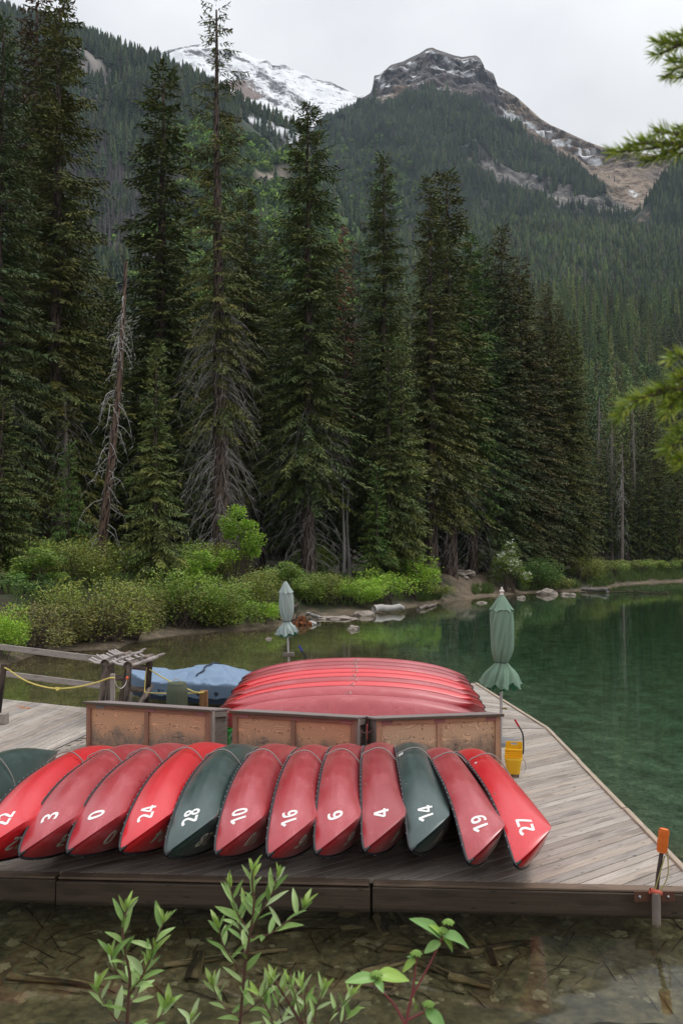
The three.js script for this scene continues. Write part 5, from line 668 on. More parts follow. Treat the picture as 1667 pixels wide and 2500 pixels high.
// ---------------------------------------------------------------- closed umbrellas
function umbrella(label, base, ys, fab, under, twist, topKnob, seed, lean = 0) {
  // ys: heights above the base: [pole top, cap hem, tie, skirt hem]; radii follow the photograph
  const o = thing('patio_umbrella', label, 'umbrella', base); o.rotation.z = lean; const [top, cap, tie, hem] = ys, n = 96, rnd = mulberry(seed), ph = rnd() * 6;
  const c5 = rnd() * 6, c3 = rnd() * 6, fold = (a, k, amp) => 1 + amp * (0.62 * Math.abs(Math.cos(3 * a + 0.5 * k + c5)) - 0.4 + 0.34 * Math.cos(3 * a - k + c3) + 0.22 * Math.cos(7 * a + k + ph) + 0.12 * Math.cos(11 * a + c5));
  const surf = (prof, amp, sag, sh) => gridGeo(n, prof.length - 1, (u, v, i, j) => { const a = u * 6.28318, [y, r] = prof[j], t = j / (prof.length - 1), am = amp[0] + (amp[1] - amp[0]) * t, ca = Math.cos(a), sa = Math.sin(a), q = twist * y, c2 = Math.cos(a + q), s2 = Math.sin(a + q), big = n3(c2 * 1.5 + seed, s2 * 1.5, y * 0.5), cr = 1 - 2.4 * Math.abs(n3(c2 * 1.9 + seed * 2, s2 * 1.9, y * 0.6 + 4)), fine = n3(c2 * 7, s2 * 7, y * 2.2 + seed), k = 1 + am * (0.6 * big + 0.55 * cr + 0.05 * fine); return { p: V(ca * r * k, y + sag * t * t * (1.3 * n3(c2 * 1.3, s2 * 1.3, seed) + 0.25 * n3(c2 * 2.4, s2 * 2.4, seed + 2)), sa * r * k), uv: [a * r, y] }; });
  const smooth = (l, m) => { const c = curve(l.map(([y, r]) => V(r, y, 0)), m); return c.map((p) => [p.y, Math.max(0.004, p.x)]); };
  part(o, 'pole', tube([V(0, 0, 0), V(0, tie, 0), V(0, top - 0.02, 0)], 0.024, 14), std([0.52, 0.50, 0.49], 0.4, { metalness: 0.2 }));
  part(o, 'base_plate', new THREE.CylinderGeometry(0.26, 0.28, 0.06, 28), std([0.2, 0.2, 0.2], 0.7), [0, 0.033, 0]);
  const R = 0.165;
  part(o, 'cap_flap', surf(smooth([[top, 0.03], [top - 0.05, 0.06], [lerp(top, cap, 0.5), 0.105], [cap + 0.03, 0.158], [cap, 0.172]], 20), [0.03, 0.28], 0.03, 0), fab);
  part(o, 'canopy', surf(smooth([[top - 0.06, 0.02], [cap + 0.10, 0.105], [cap + 0.01, 0.150], [cap - 0.12, R], [lerp(cap, tie, 0.5), R * 1.03], [tie + 0.22, R * 0.96], [tie + 0.07, 0.115], [tie, 0.082]], 60), [0.16, 0.30], 0.0, 0), fab);
  part(o, 'skirt', surf(smooth([[tie + 0.002, 0.083], [tie - 0.06, 0.12], [lerp(tie, hem, 0.5), 0.20], [hem + 0.02, 0.26], [hem, 0.268]], 30), [0.24, 0.42], -0.08, 0), fab);
  part(o, 'skirt_lining', surf(smooth([[tie - 0.03, 0.07], [lerp(tie, hem, 0.5), 0.175], [hem - 0.01, 0.225], [hem - 0.05, 0.19]], 20), [0.24, 0.42], -0.08, 0), under);
  part(o, 'tie_strap', tube(curve(Array.from({ length: 25 }, (_, i) => V(Math.cos(i / 24 * 6.283) * 0.098, tie + 0.004 + 0.008 * Math.sin(i), Math.sin(i / 24 * 6.283) * 0.098)), 60), 0.008, 5), std([0.05, 0.07, 0.06], 0.9));
  for (let i = 0; i < 8; i++) { const a = i / 8 * 6.283 + 0.2; part(o, 'rib_tip', tube([V(Math.cos(a) * 0.06, hem + 0.2, Math.sin(a) * 0.06), V(Math.cos(a) * 0.15, hem - 0.075 - 0.02 * (i % 3), Math.sin(a) * 0.15)], 0.008, 6), steel); }
  if (topKnob) part(o, 'finial', new THREE.LatheGeometry([[0.001, 0.15], [0.014, 0.147], [0.02, 0.125], [0.012, 0.11], [0.034, 0.095], [0.042, 0.075], [0.03, 0.05], [0.022, 0.042], [0.034, 0.02], [0.04, 0], [0.001, -0.01]].reverse().map(([x, y]) => new THREE.Vector2(x, y)), 20), phys([0.72, 0.66, 0.60], 0.35), [0, top - 0.01, 0]);
  part(o, 'clamp', box(0.09, 0.03, 0.012, 0.05, 0, 0, 0.003), std([0.3, 0.2, 0.06], 0.6), [0, 0.62, 0.02]);
  return o;
}
{ const b = onY(1222, 1815, DECK), s = (py) => pix(1222, py, -b.z).y - DECK; umbrella('green closed umbrella with a white finial beside the right crate', b, [s(1452), s(1491), s(1617), s(1668)], phys([0.185, 0.285, 0.205], 0.85), std([0.02, 0.15, 0.07], 0.8), 0.9, true, 5, -0.014).scale.set(1.1, 1, 1.1); }
{ const p = pix(708, 1612, 22.2), s = (py) => pix(708, py, 22.2).y - DECK; const o = umbrella('faded grey-green closed umbrella standing behind the stacked canoes', [p.x, DECK, -22.2], [s(1419), s(1447), s(1517), s(1546)], phys([0.33, 0.40, 0.375], 0.85), std([0.03, 0.17, 0.09], 0.8), -0.9, false, 9, 0.045); o.scale.set(0.95, 1, 0.95); part(o, 'wooden_block', box(0.30, 0.10, 0.2, 0, 0.86, 0, 0.01), oldWood); }
// ---------------------------------------------------------------- boat under a blue tarpaulin
{
  const q = onY(470, 1702, 0.1), o = thing('covered_boat', 'boat under a light blue tarpaulin moored left of the stacked canoes', 'boat', [q.x - 0.05, 0, q.z - 0.35], -0.42), L = 3.9;
  const beam = (t) => 0.92 * (t < 0 ? Math.pow(1 - Math.pow(-t, 2.6), 0.8) : 1 - 0.16 * t * t), rim = (t) => 0.52 + 0.24 * Math.pow(Math.max(-t, 0), 2) + 0.04 * t, ridge = (t) => 0.30 * Math.exp(-(((t - 0.30) / 0.55) ** 2)) + 0.06;
  const tarp = phys([0.20, 0.285, 0.41], 0.7), navy = std([0.035, 0.055, 0.095], 0.7);
  part(o, 'tarpaulin', gridGeo(120, 60, (u, v) => { const t = 2 * u - 1, k = 2 * v - 1, a = Math.abs(k), b = beam(t) + 0.02, w = 0.022 * Math.sin(t * 22 + 4 * k + 2 * n2(t * 2, k * 2)) * (0.3 + a) + 0.012 * n2(t * 3 + 5, k * 3) - 0.03 * Math.max(0, 1 - 6 * Math.abs(n2(t * 2.4 + 1, k * 1.6 + 4))); const flat = a < 0.78 ? a / 0.78 : 1, y = a < 0.78 ? rim(t) + ridge(t) * (1 - Math.pow(flat, 1.6)) + w : rim(t) - (a - 0.78) / 0.22 * 0.34 + w * 0.6; const rad = a < 0.78 ? flat * b : b * (1.0 - 0.10 * (a - 0.78) / 0.22) + 0.5 * w; return { p: V(t * L / 2, y, Math.sign(k) * rad), uv: [t * 2, k] }; }), tarp);
  part(o, 'tarpaulin_end', gridGeo(40, 20, (u, v) => { const k = 2 * u - 1, b = beam(1) + 0.02; return { p: V(L / 2 + 0.03 + 0.025 * n2(k * 4, v * 4) - 0.1 * v, lerp(rim(1) + 0.06 + ridge(1) * (1 - Math.pow(Math.abs(k), 1.6)), 0.18, v), k * b * (1 - 0.08 * v)) }; }), tarp);
  part(o, 'hem', gridGeo(90, 8, (u, v) => { const a = u * 6.283, t = clamp(Math.cos(a) * 1.02, -1, 1), s = Math.sin(a), b = beam(t) * 0.96; return { p: V(Math.cos(a) * L / 2 * 0.985, lerp(rim(t) - 0.2, 0.06, v) + 0.02 * n2(a * 6, v * 3), Math.sign(s) * Math.min(Math.abs(s) * 1.6, 1) * b * (1 - 0.12 * v)) }; }), navy);
  part(o, 'hull', gridGeo(60, 16, (u, v) => { const t = 2 * u - 1, k = 2 * v - 1; return { p: V(t * L / 2 * 0.98, lerp(rim(t) - 0.05, -0.22, Math.pow(1 - Math.abs(k), 0.5)), k * beam(t) * 0.9) }; }), std([0.35, 0.36, 0.37], 0.4, { metalness: 0.3 }));
  const st = []; for (let i = 0; i <= 24; i++) { const k = i / 24 * 1.5 - 0.75, t = 0.30; st.push(V(t * L / 2 + 0.04 * Math.sin(i), rim(t) + ridge(t) * (1 - Math.pow(Math.abs(k), 1.6)) + 0.035, k * beam(t))); } part(o, 'strap', tube(st, 0.02, 6), std([0.04, 0.05, 0.07], 0.8));
}
// ---------------------------------------------------------------- log rack, rails, posts and ropes
const logMat = std([0.40, 0.36, 0.34], 0.95, { map: barkMap, bumpMap: barkBump, bumpScale: 0.008 }), logDark = std([0.20, 0.165, 0.145], 0.95, { map: barkMap, bumpMap: barkBump, bumpScale: 0.01 }), pegMat = std([0.50, 0.45, 0.43], 0.9);
function rackRow(label, x0, y0, x1, y1, d0, d1, seed, legs) {
  const a = pix(x0, y0, d0), b = pix(x1, y1, d1), dir = b.clone().sub(a), side = V(-dir.z, 0, dir.x).normalize(), rnd = mulberry(seed), o = thing('log_rack', label, 'rack', [a.x, DECK, a.z]); const off = o.position, s = (p) => p.clone().sub(off);
  part(o, 'top_log', tube([s(a), s(a.clone().lerp(b, 0.5)).add(V(0, 0.015, 0)), s(b)], (t) => 0.088 - 0.012 * t, 12), logMat);
  for (let i = 0; i < 9; i++) { const p = a.clone().lerp(b, 0.04 + i / 8.6); for (const sg of [-1, 1]) { const e = p.clone().addScaledVector(side, sg * (0.30 + 0.06 * rnd())).add(V(0, 0.03 + 0.05 * rnd(), 0)); part(o, 'peg', tube([s(p), s(p.clone().lerp(e, 0.6)), s(e).add(V(0, 0.05, 0))], (t) => 0.026 - 0.006 * t, 7), pegMat); } }
  legs.forEach(([t, dx, m, r]) => { const p = a.clone().lerp(b, t); part(o, 'leg', tube([V(p.x + dx, DECK - 0.2, p.z), V(p.x, p.y - 0.03, p.z)].map(s), r, 10), m ? logDark : logMat); });
  const lo = DECK + 0.22; part(o, 'brace', tube([V(a.x + 0.02, lo - 0.14, a.z), V(b.x, lo + 0.28, b.z)].map(s), 0.055, 9), logMat); return o;
}
rackRow('left one of two peg-studded log racks beside the covered boat', 256, 1621, 319, 1597, 17.6, 19.4, 1, [[0.02, -0.12, 0, 0.062], [0.22, 0.05, 0, 0.07], [0.95, -0.1, 1, 0.06]]);
rackRow('right one of two peg-studded log racks beside the covered boat', 312, 1626, 370, 1604, 17.5, 19.3, 2, [[0.03, -0.05, 0, 0.07], [0.02, -0.28, 1, 0.05], [0.93, -0.08, 1, 0.068]]);
const rod = (name, label, cat, pts, r, mat, n = 10) => single(name, tube(pts, r, n), mat, label, cat);
{
  const bar = (label, x0, y0, x1, y1, d0, d1, h) => { const a = pix(x0, y0, d0), b = pix(x1, y1, d1), L = a.distanceTo(b), m = single('rail_board', box(L, h, 0.045, 0, 0, 0, 0.006), wood(0.50, 0.46, 0.44), label, 'rail'); m.position.copy(a).lerp(b, 0.5); m.rotation.order = 'YZX'; m.rotation.y = -Math.atan2(b.z - a.z, b.x - a.x); m.rotation.z = Math.asin((b.y - a.y) / L); };
  bar('upper grey rail board running from the left edge to the log rack', -120, 1564, 262, 1612, 22.3, 18.6, 0.135); bar('lower grey rail board running from the left edge to the log rack', -120, 1628, 272, 1678, 22.3, 18.6, 0.125);
  rod('rail_post', 'grey post behind the left log rack that carries the rail boards', 'post', [V(pix(266, 1700, 18.5).x, DECK - 0.3, -18.5), V(pix(266, 1700, 18.5).x, pix(266, 1618, 18.5).y, -18.5)], 0.07, logMat);
  const cross = (x0, y0, x1, y1, d, l) => rod('cross_log', l, 'log', [pix(x0, y0, d), pix(x1, y1, d)], 0.06, logMat);
  cross(258, 1652, 306, 1656, 18.3, 'short log joining the two racks at mid height'); cross(322, 1627, 358, 1631, 18.9, 'short log below the top of the right rack'); cross(316, 1681, 352, 1685, 18.9, 'low short log at the foot of the right rack');
  const p0 = onY(2, 1766, DECK), postX = p0.x, pd = -p0.z, o = thing('rope_post', 'dark leaning post on a grey wooden block at the left edge', 'post', [p0.x, DECK, p0.z]), tp = pix(11, 1622, pd).sub(o.position);
  part(o, 'post', tube([V(-0.07, 0.0, 0), tp], 0.06, 10), logDark); part(o, 'foot_block', box(0.30, 0.21, 0.24, 0.0, 0.106, 0.05, 0.012), greyWood);
  const p1 = pix(276, 1645, 16.8), o1 = thing('wooden_post', 'squared grey post in front of the left log rack', 'post', [p1.x, DECK, -16.8]); part(o1, 'post', box(0.085, p1.y - DECK, 0.085, 0, (p1.y - DECK) / 2, 0, 0.012), greyWood);
  const p2 = pix(498, 1686, 16.2), o2 = thing('wooden_post', 'short brown stained post beside the olive bin', 'post', [p2.x, DECK, -16.2]); part(o2, 'post', box(0.14, p2.y - DECK, 0.14, 0, (p2.y - DECK) / 2, 0, 0.006), stake);
  const w = (px, py, d) => pix(px, py, d), rope = (l, pts, r = 0.014) => single('yellow_rope', tube(curve(pts, 60), r, 6), ropeYellow, l, 'rope');
  rope('yellow rope sagging from the left edge post to the squared post', [w(7, 1630, pd), w(15, 1631, pd - 0.06), w(60, 1660, pd - 0.2), w(110, 1677, 17.2), w(141, 1681, 17.1), w(190, 1677, 17), w(240, 1665, 16.9), w(270, 1655, 16.73), w(281, 1655, 16.73)]);
  single('rope_knot', merge([tube(curve([w(137, 1678, 17.06), w(145, 1683, 17.02), w(138, 1684, 17.03), w(146, 1678, 17.06)], 20), 0.014, 6), tube(curve([w(141, 1681, 17.04), w(139, 1687, 17.04)], 6), 0.011, 6)]), ropeYellow, 'knot in the middle of the sagging yellow rope', 'knot');
  rope('yellow rope running down from the right log rack to the brown post', [w(366, 1635, 18.9), w(405, 1658, 17.8), w(450, 1678, 16.9), w(486, 1691, 16.05), w(499, 1690, 16.05)]);
  rope('yellow rope hanging down the right log rack and back to the brown post', [w(358, 1629, 18.9), w(355, 1662, 18.9), w(354, 1688, 18.8), w(366, 1691, 18.4), w(430, 1693, 16.9), w(488, 1692, 16.03)], 0.011);
  single('steel_cable', tube(curve([w(281, 1662, 16.7), w(287, 1676, 16.9), w(298, 1680, 17.2), w(308, 1668, 17.4), w(311, 1655, 17.4)], 24), 0.009, 6), std([0.5, 0.5, 0.46], 0.6), 'thin pale cable looped between the squared post and the right rack', 'cable');
  single('orange_plug', new THREE.SphereGeometry(0.03, 14, 10), phys([0.8, 0.12, 0.02], 0.5), 'small orange plug on the right log rack leg', 'plug').position.copy(w(311, 1655, 17.36));
  // ribbed olive bin
  const bp = w(429, 1700, 15.95), bo = thing('ribbed_bin', 'olive ribbed plastic bin with a wire handle behind the left crate', 'bin', [bp.x, DECK, -16.1]), bh = w(429, 1672, 15.95).y - DECK;
  part(bo, 'body', gridGeo(144, 14, (u, v) => { const a = u * 6.2832, r = 0.185 + 0.005 * Math.sign(Math.sin(a * 26)) * (v < 0.9 ? 1 : 0); const k = v < 0.88 ? 1 : 1 - 0.12 * Math.pow((v - 0.88) / 0.12, 2); return { p: V(Math.cos(a) * r * k, v * bh, Math.sin(a) * r * k) }; }), phys([0.085, 0.105, 0.065], 0.5)); part(bo, 'lid', new THREE.CylinderGeometry(0.16, 0.172, 0.03, 36), phys([0.085, 0.105, 0.065], 0.5), [0, bh + 0.008, 0]);
  part(bo, 'handle', tube(curve([V(-0.07, bh, 0.05), V(-0.05, bh + 0.075, 0.05), V(0, bh + 0.09, 0.05), V(0.05, bh + 0.07, 0.05), V(0.07, bh, 0.05)], 20), 0.006, 6), std([0.42, 0.36, 0.2], 0.7));
  const paint = std([0.85, 0.30, 0.10], 0.85), mk = (pts) => tube(pts.map(([x, y]) => onY(x, y, DECK + 0.004)), 0.008, 4); single('paint_mark', merge([mk([[42, 1723], [56, 1726], [74, 1731]]), mk([[52, 1729], [64, 1728], [75, 1729]])]), paint, 'faint orange paint mark on the left walkway', 'paint mark');
}
// ---------------------------------------------------------------- sunken wood
{
  const m = [std([0.70, 0.57, 0.32], 0.95, { map: barkMap }), std([0.85, 0.70, 0.42], 0.95, { map: barkMap }), std([0.50, 0.40, 0.22], 0.95, { map: barkMap })], bed = (px, py, h = 0) => { let p = onY(px, py, -0.7); for (let i = 0; i < 3; i++) p = onY(px, py, groundY(p.x, p.z) * 0.78); p.y = groundY(p.x, p.z) + h; return p; };
  const L = [[1060, 2300, 1225, 2440, 0.05], [1130, 2410, 1300, 2380, 0.06], [940, 2395, 1150, 2412, 0.06], [945, 2285, 985, 2340, 0.08], [925, 2320, 940, 2360, 0.07], [735, 2265, 880, 2320, 0.08], [720, 2230, 840, 2275, 0.05], [870, 2260, 882, 2305, 0.05], [466, 2480, 490, 2410, 0.07], [20, 2470, 240, 2495, 0.05], [400, 2440, 700, 2400, 0.045], [600, 2365, 830, 2342, 0.03], [830, 2310, 880, 2315, 0.08], [880, 2460, 1010, 2420, 0.07], [1010, 2425, 1120, 2470, 0.05], [1100, 2465, 1200, 2490, 0.07], [60, 2252, 120, 2240, 0.05], [380, 2330, 560, 2300, 0.03], [880, 2230, 1000, 2265, 0.06], [1080, 2330, 1130, 2400, 0.03], [300, 2480, 420, 2440, 0.03], [830, 2350, 890, 2345, 0.06], [870, 2480, 960, 2488, 0.06], [1180, 2380, 1210, 2440, 0.06], [700, 2330, 800, 2318, 0.035], [560, 2270, 640, 2245, 0.03]];
  L.forEach(([a, b, c, d, r], i) => single('sunken_log', tube([bed(a, b, r * 0.8), bed((a + c) / 2, (b + d) / 2, r * 0.8 + 0.02), bed(c, d, r * 0.8)], (t) => r * (1.1 - 0.3 * t), 8), m[i % 3], 'brown waterlogged wood lying on the lake bed before the dock', 'log', 'sunken wood before the dock'));
  const rnd = mulberry(5), st = []; for (let i = 0; i < 260; i++) { const x = rnd() * 1700, y = 2215 + rnd() * 300, l = 20 + 90 * rnd(), a = (rnd() - 0.5) * 2.4, p = bed(x, y, 0.015), q = bed(clamp(x + l * Math.cos(a), -200, 1900), clamp(y + l * Math.sin(a), 2195, 2560), 0.02); st.push(tube([p, p.clone().lerp(q, 0.5).add(V(0, 0.015, 0)), q], 0.005 + 0.012 * rnd() * rnd(), 4, true, false)); }
  single('sunken_sticks', merge(st), m[0], 'litter of sunken sticks and twigs on the lake bed', 'sticks', 0, 'stuff');
  const sg = rockGeo(3, 1, 0.6, 0.8), M = [], C = new THREE.Color(); for (let i = 0; i < 420; i++) { const p = bed(-150 + rnd() * 1950, 2200 + rnd() * 340), s = 0.025 + 0.08 * Math.pow(rnd(), 3); M.push(new THREE.Matrix4().compose(p, new THREE.Quaternion().setFromAxisAngle(V(0, 1, 0), rnd() * 6), V(s, s * 0.7, s))); }
  const o = shade(new THREE.InstancedMesh(sg, std([1, 1, 1], 0.95), M.length)); M.forEach((x, i) => { o.setMatrixAt(i, x); const k = 0.6 + 0.7 * rnd(); o.setColorAt(i, C.setRGB(0.30 * k, 0.24 * k, 0.14 * k)); }); o.name = 'sunken_stones'; tag(o, 'stones on the lake bed in the foreground', 'stones', 0, 'stuff'); scene.add(o);
}
// ---------------------------------------------------------------- foreground plants
const leafGeo = (seed, wide, curl) => { const rnd = mulberry(seed); return gridGeo(4, 7, (u, v) => { const k = 2 * u - 1, w = wide * Math.pow(Math.sin(Math.PI * Math.min(1, 0.04 + v * 0.96)), 0.75) * (1 - 0.35 * v) * 0.5, fold = Math.abs(k) * w * 0.45; return { p: V(k * w, fold + curl * v * v + 0.01 * Math.sin(v * 9 + seed), v), uv: [u, v] }; }); };
const WL = [0, 1, 2, 3, 4].map((i) => leafGeo(i, 0.20 + 0.025 * i, [-0.18, -0.05, 0.12, -0.3, 0.05][i])), DL = [0, 1, 2].map((i) => leafGeo(10 + i, 0.50, [-0.35, -0.2, -0.5][i]));
const wl = (r, g, b) => phys([r, g, b], 0.42, { transmission: 0.28, thickness: 0, specularIntensity: 0.8 });
const WM = [wl(0.29, 0.45, 0.12), wl(0.38, 0.53, 0.19), wl(0.22, 0.37, 0.09), wl(0.47, 0.60, 0.29)], WY = [wl(0.34, 0.50, 0.09), wl(0.40, 0.54, 0.15)], DM = [wl(0.22, 0.42, 0.11), wl(0.29, 0.50, 0.14), wl(0.38, 0.58, 0.10)];
const stemMat = std([0.115, 0.05, 0.035], 0.7), dogStem = std([0.26, 0.055, 0.06], 0.6);
function willow(label, d, stems, seed, leafLen) { // stems: lists of [x, y] in the photograph at depth d, foot first
  const rnd = mulberry(seed), o = thing('willow_shoot', label, 'plant', pix(stems[0][0][0], stems[0][0][1], d)), off = o.position, tmp = new THREE.Object3D();
  const put = (p, dir, len, young) => { const m = part(o, 'leaf', WL[Math.floor(rnd() * 5)], young ? WY[Math.floor(rnd() * 2)] : WM[Math.floor(rnd() * 4)], p); tmp.position.set(0, 0, 0); tmp.up.set(0.3 * (rnd() - 0.5), 1, 0.3 + 0.4 * rnd()).normalize(); tmp.lookAt(dir); m.quaternion.copy(tmp.quaternion); m.scale.set(len * (0.85 + 0.5 * rnd()), len, len); };
  stems.forEach((st, si) => {
    const pts = curve(st.map(([x, y, dd = 0]) => pix(x, y, d + dd).sub(off)), 26), L = pts.reduce((s, p, i) => i ? s + p.distanceTo(pts[i - 1]) : 0, 0), r = si ? 0.0024 : 0.0048;
    part(o, 'stem', tube(pts, (t) => r * (1.05 - 0.62 * t), 7), stemMat);
    const n = Math.max(4, Math.round(L / (si ? 0.017 : 0.022))); for (let i = 0; i < n; i++) { const t = lerp(si ? 0.15 : 0.06, 1, i / (n - 1)), k = Math.min(25, Math.floor(t * 26)), p = pts[k].clone().lerp(pts[k + 1], t * 26 - k), ax = pts[k + 1].clone().sub(pts[k]).normalize(), a = i * 2.39996 + si, up = 1 - t, dir = V(Math.cos(a), 0.10 + 0.75 * t + 0.25 * (rnd() - 0.5), Math.sin(a) * 0.8).addScaledVector(ax, 0.35 + 0.6 * t).normalize(); put(p, dir, leafLen * (0.72 + 0.5 * rnd()) * (1 - 0.35 * t * t), t > 0.86); }
    for (let i = 0; i < 3; i++) { const e = pts[26], ax = e.clone().sub(pts[24]).normalize(), a = i * 1.7 + si; put(e.clone().addScaledVector(ax, -0.01), ax.clone().add(V(Math.cos(a) * 0.4, 0.2, Math.sin(a) * 0.4)).normalize(), leafLen * (0.36 + 0.22 * rnd()), true); }
  }); return o;
}
willow('tall willow shoot with a dark red stem in front of the dock, middle one', 2.5, [[[582, 2560], [590, 2450], [601, 2340], [612, 2270], [620, 2210], [616, 2150], [618, 2120]], [[612, 2275], [635, 2230], [660, 2190], [672, 2160], [682, 2135]], [[614, 2290], [660, 2280], [700, 2250], [735, 2225], [745, 2210]], [[600, 2260], [580, 2230], [568, 2190], [560, 2155]], [[594, 2375], [565, 2340], [545, 2305], [535, 2270], [530, 2258]], [[600, 2330], [590, 2290, 0.1], [585, 2240, 0.1], [600, 2210, 0.1]], [[586, 2490], [545, 2455], [525, 2420], [518, 2400]], [[590, 2480], [625, 2450], [650, 2420], [660, 2400]]], 21, 0.074);
willow('shorter willow shoot standing left of the tall one', 2.35, [[[309, 2560], [314, 2440], [318, 2390], [308, 2330], [300, 2280], [305, 2235], [312, 2215]], [[316, 2420], [345, 2390], [362, 2350], [365, 2335]], [[312, 2400], [285, 2370], [272, 2335], [272, 2325]], [[368, 2330], [378, 2300], [395, 2265], [402, 2245]], [[318, 2430], [345, 2385], [370, 2340], [378, 2318]], [[300, 2510], [265, 2465], [243, 2430], [238, 2410]], [[330, 2545], [380, 2495], [405, 2465], [412, 2455]], [[313, 2460], [335, 2425, 0.1], [350, 2390, 0.1], [362, 2365, 0.1]]], 22, 0.073);
willow('low bushy willow cluster at the bottom edge right of the tall shoot', 2.2, [[[770, 2570], [735, 2500], [700, 2440], [675, 2400], [668, 2385]], [[760, 2560], [730, 2470], [720, 2430], [705, 2390]], [[765, 2560], [770, 2470], [785, 2430], [795, 2410]], [[770, 2560], [810, 2480], [840, 2450], [862, 2425]], [[680, 2560], [665, 2490], [640, 2440], [625, 2425]], [[750, 2560], [745, 2460], [742, 2425], [735, 2405]], [[800, 2570], [825, 2510], [850, 2480], [868, 2470]], [[700, 2570], [690, 2500], [680, 2450], [690, 2420]], [[480, 2580], [470, 2510], [466, 2490], [470, 2480]]], 23, 0.052);
{ // red-stemmed dogwood
  const d = 2.0, f = [985, 2560], o = thing('dogwood_shoot', 'red-stemmed shoot with broad green leaves at the lower right', 'plant', pix(...f, d)), off = o.position, w = (x, y, dd = 0) => pix(x, y, d + dd).sub(off), tmp = new THREE.Object3D(), rnd = mulberry(8);
  for (const st of [[[985, 2560], [992, 2490], [1003, 2440], [1040, 2370], [1075, 2300], [1080, 2285]], [[992, 2490], [1005, 2430], [1012, 2380], [1016, 2340]], [[988, 2500], [960, 2450], [928, 2415], [918, 2390]], [[995, 2490], [1020, 2478], [1040, 2468]]]) part(o, 'stem', tube(curve(st.map((p) => w(...p)), 20), (t) => 0.0030 * (1.05 - 0.5 * t), 8), dogStem);
  const lf = [[1075, 2290, 1020, 2225, 0], [1075, 2300, 1030, 2325, 1], [1080, 2290, 1125, 2320, 1], [1080, 2285, 1168, 2297, 0], [1072, 2285, 1050, 2260, 1], [1016, 2345, 970, 2365, 1], [1012, 2340, 990, 2330, 0], [918, 2390, 838, 2388, 0], [920, 2388, 1010, 2365, 1], [918, 2392, 935, 2415, 1], [1012, 2400, 1030, 2400, 0], [1004, 2440, 1030, 2455, 1], [1040, 2465, 1095, 2515, 1], [1040, 2470, 1060, 2500, 0], [1078, 2286, 1062, 2250, 0]];
  lf.forEach(([x0, y0, x1, y1, k], i) => { const a = w(x0, y0), b = w(x1, y1, -0.05 + 0.1 * rnd()), L = a.distanceTo(b), m = part(o, 'leaf', DL[i % 3], DM[i % 3], a); tmp.up.set(0.2 * (rnd() - 0.5), 1, 0.55).normalize(); tmp.position.set(0, 0, 0); tmp.lookAt(b.clone().sub(a)); m.quaternion.copy(tmp.quaternion); m.scale.set(L * (k ? 1.1 : 0.85), L * 0.9, L * 0.9); });
  [[1094, 2258], [1016, 2334], [919, 2384], [1046, 2458], [1080, 2278]].forEach(([x, y]) => { const l = []; for (let i = 0; i < 26; i++) { const a = i * 2.4, r = 0.012 * Math.sqrt(i / 26); l.push(new THREE.IcosahedronGeometry(0.0032, 1).translate(Math.cos(a) * r, 0.010 * (1 - i / 40), Math.sin(a) * r)); } part(o, 'flower_buds', merge(l), phys([0.20, 0.33, 0.06], 0.6), w(x, y)); });
}
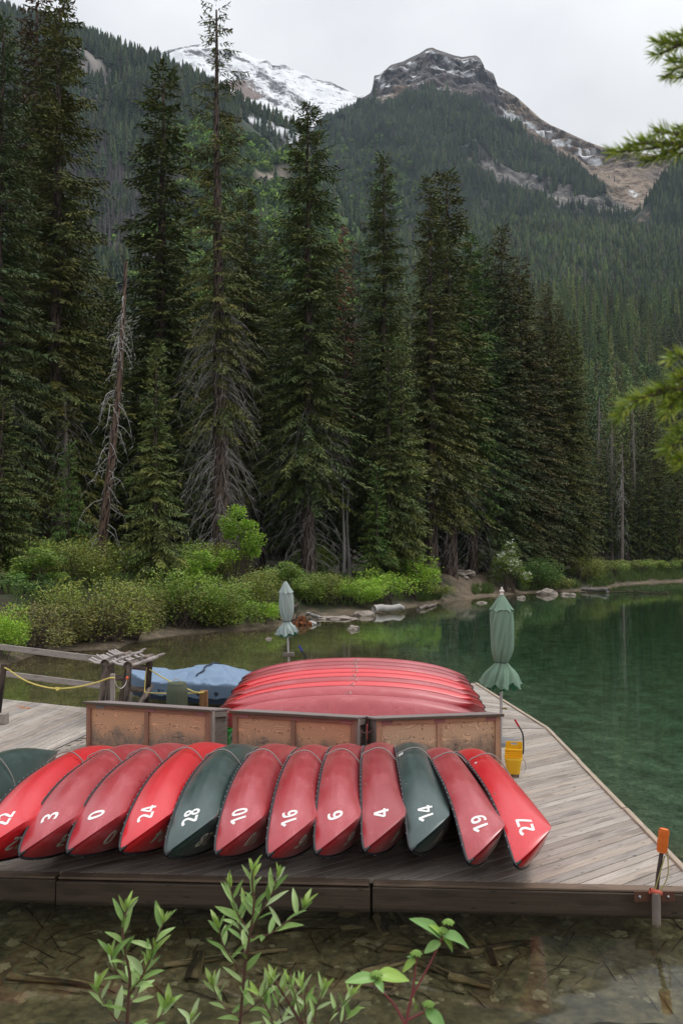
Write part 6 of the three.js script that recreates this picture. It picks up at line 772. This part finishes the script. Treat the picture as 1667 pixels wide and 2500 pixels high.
{ // spruce boughs that reach into the frame at the right
  const nm = [wl(0.38, 0.48, 0.05), wl(0.52, 0.54, 0.07), wl(0.22, 0.32, 0.05)];
  const bough = (label, d, twigs, seed, nl = 0.022) => { const rnd = mulberry(seed), o = thing('spruce_bough', label, 'branch', pix(...twigs[0][0], d)), off = o.position; const tri = [[], [], []], q = V(), dd = V(), up = V(), sp = new Soup(); const soups = [new Soup(), new Soup(), new Soup()];
    for (const tw of twigs) { const pts = curve(tw.map(([x, y, e = 0]) => pix(x, y, d + e).sub(off)), 40), L = pts[0].distanceTo(pts[40]); part(o, 'twig', tube(pts, (t) => 0.0035 * (1.1 - 0.7 * t), 6), twigBrown); const n = Math.round(L * 2000); for (let i = 0; i < n; i++) { const t = Math.pow(rnd(), 0.9), k = Math.min(39, Math.floor(t * 40)), ax = dd.subVectors(pts[k + 1], pts[k]).normalize().clone(); q.copy(pts[k]).lerp(pts[k + 1], t * 40 - k); up.set(rnd() - 0.5, rnd() - 0.35, rnd() - 0.5).normalize(); const dir = up.clone().multiplyScalar(0.85).addScaledVector(ax, 0.6 + 0.5 * t).normalize(); soups[rnd() < 0.18 ? 1 : rnd() < 0.5 ? 0 : 2].leaf(q.clone(), dir, nl * (0.7 + 0.5 * rnd()), 0.0021, [1, 1, 1], V(rnd() - 0.5, rnd() - 0.5, rnd() - 0.5).normalize()); } }
    soups.forEach((s, i) => { const m = part(o, 'needles', s.geo(), nm[i]); m.userData.kind = 'stuff'; }); };
  bough('dark spruce tips at the upper right edge, topmost of the near boughs', 1.35, [[[1760, 60], [1690, 95], [1640, 105], [1602, 104]], [[1680, 98], [1640, 118], [1602, 134]], [[1770, 150], [1700, 160], [1650, 168], [1632, 186]], [[1720, 152], [1670, 150], [1636, 152]], [[1700, 90], [1668, 84], [1645, 90]], [[1720, 190], [1680, 180], [1655, 192]]], 1);
  bough('spruce bough reaching in from the right edge before the scree slope', 1.2, [[[1790, 330], [1690, 345], [1590, 362], [1496, 372]], [[1700, 342], [1640, 325], [1600, 322]], [[1680, 348], [1620, 375], [1572, 396]], [[1640, 352], [1590, 350], [1540, 352]], [[1740, 330], [1700, 310], [1660, 318]], [[1720, 350], [1670, 372], [1630, 385]]], 2);
  bough('yellow-green spruce bough at the right edge above the far shore', 1.1, [[[1800, 950], [1700, 950], [1600, 962], [1540, 985], [1510, 1018]], [[1720, 948], [1660, 965], [1625, 1010]], [[1760, 930], [1690, 920], [1645, 925]], [[1680, 955], [1620, 950], [1570, 975]], [[1800, 1000], [1720, 985], [1660, 990]], [[1720, 880], [1670, 872], [1636, 874]], [[1740, 960], [1690, 975], [1640, 975]]], 3, 0.024);
  bough('green spruce bough low at the right edge, lowest of the near boughs', 1.1, [[[1800, 1060], [1720, 1060], [1650, 1080], [1632, 1095]], [[1800, 1100], [1720, 1110], [1660, 1140]], [[1780, 1030], [1700, 1040], [1640, 1060]], [[1790, 1130], [1710, 1120], [1650, 1125]]], 4, 0.024);
}
renderer.render(scene, camera);
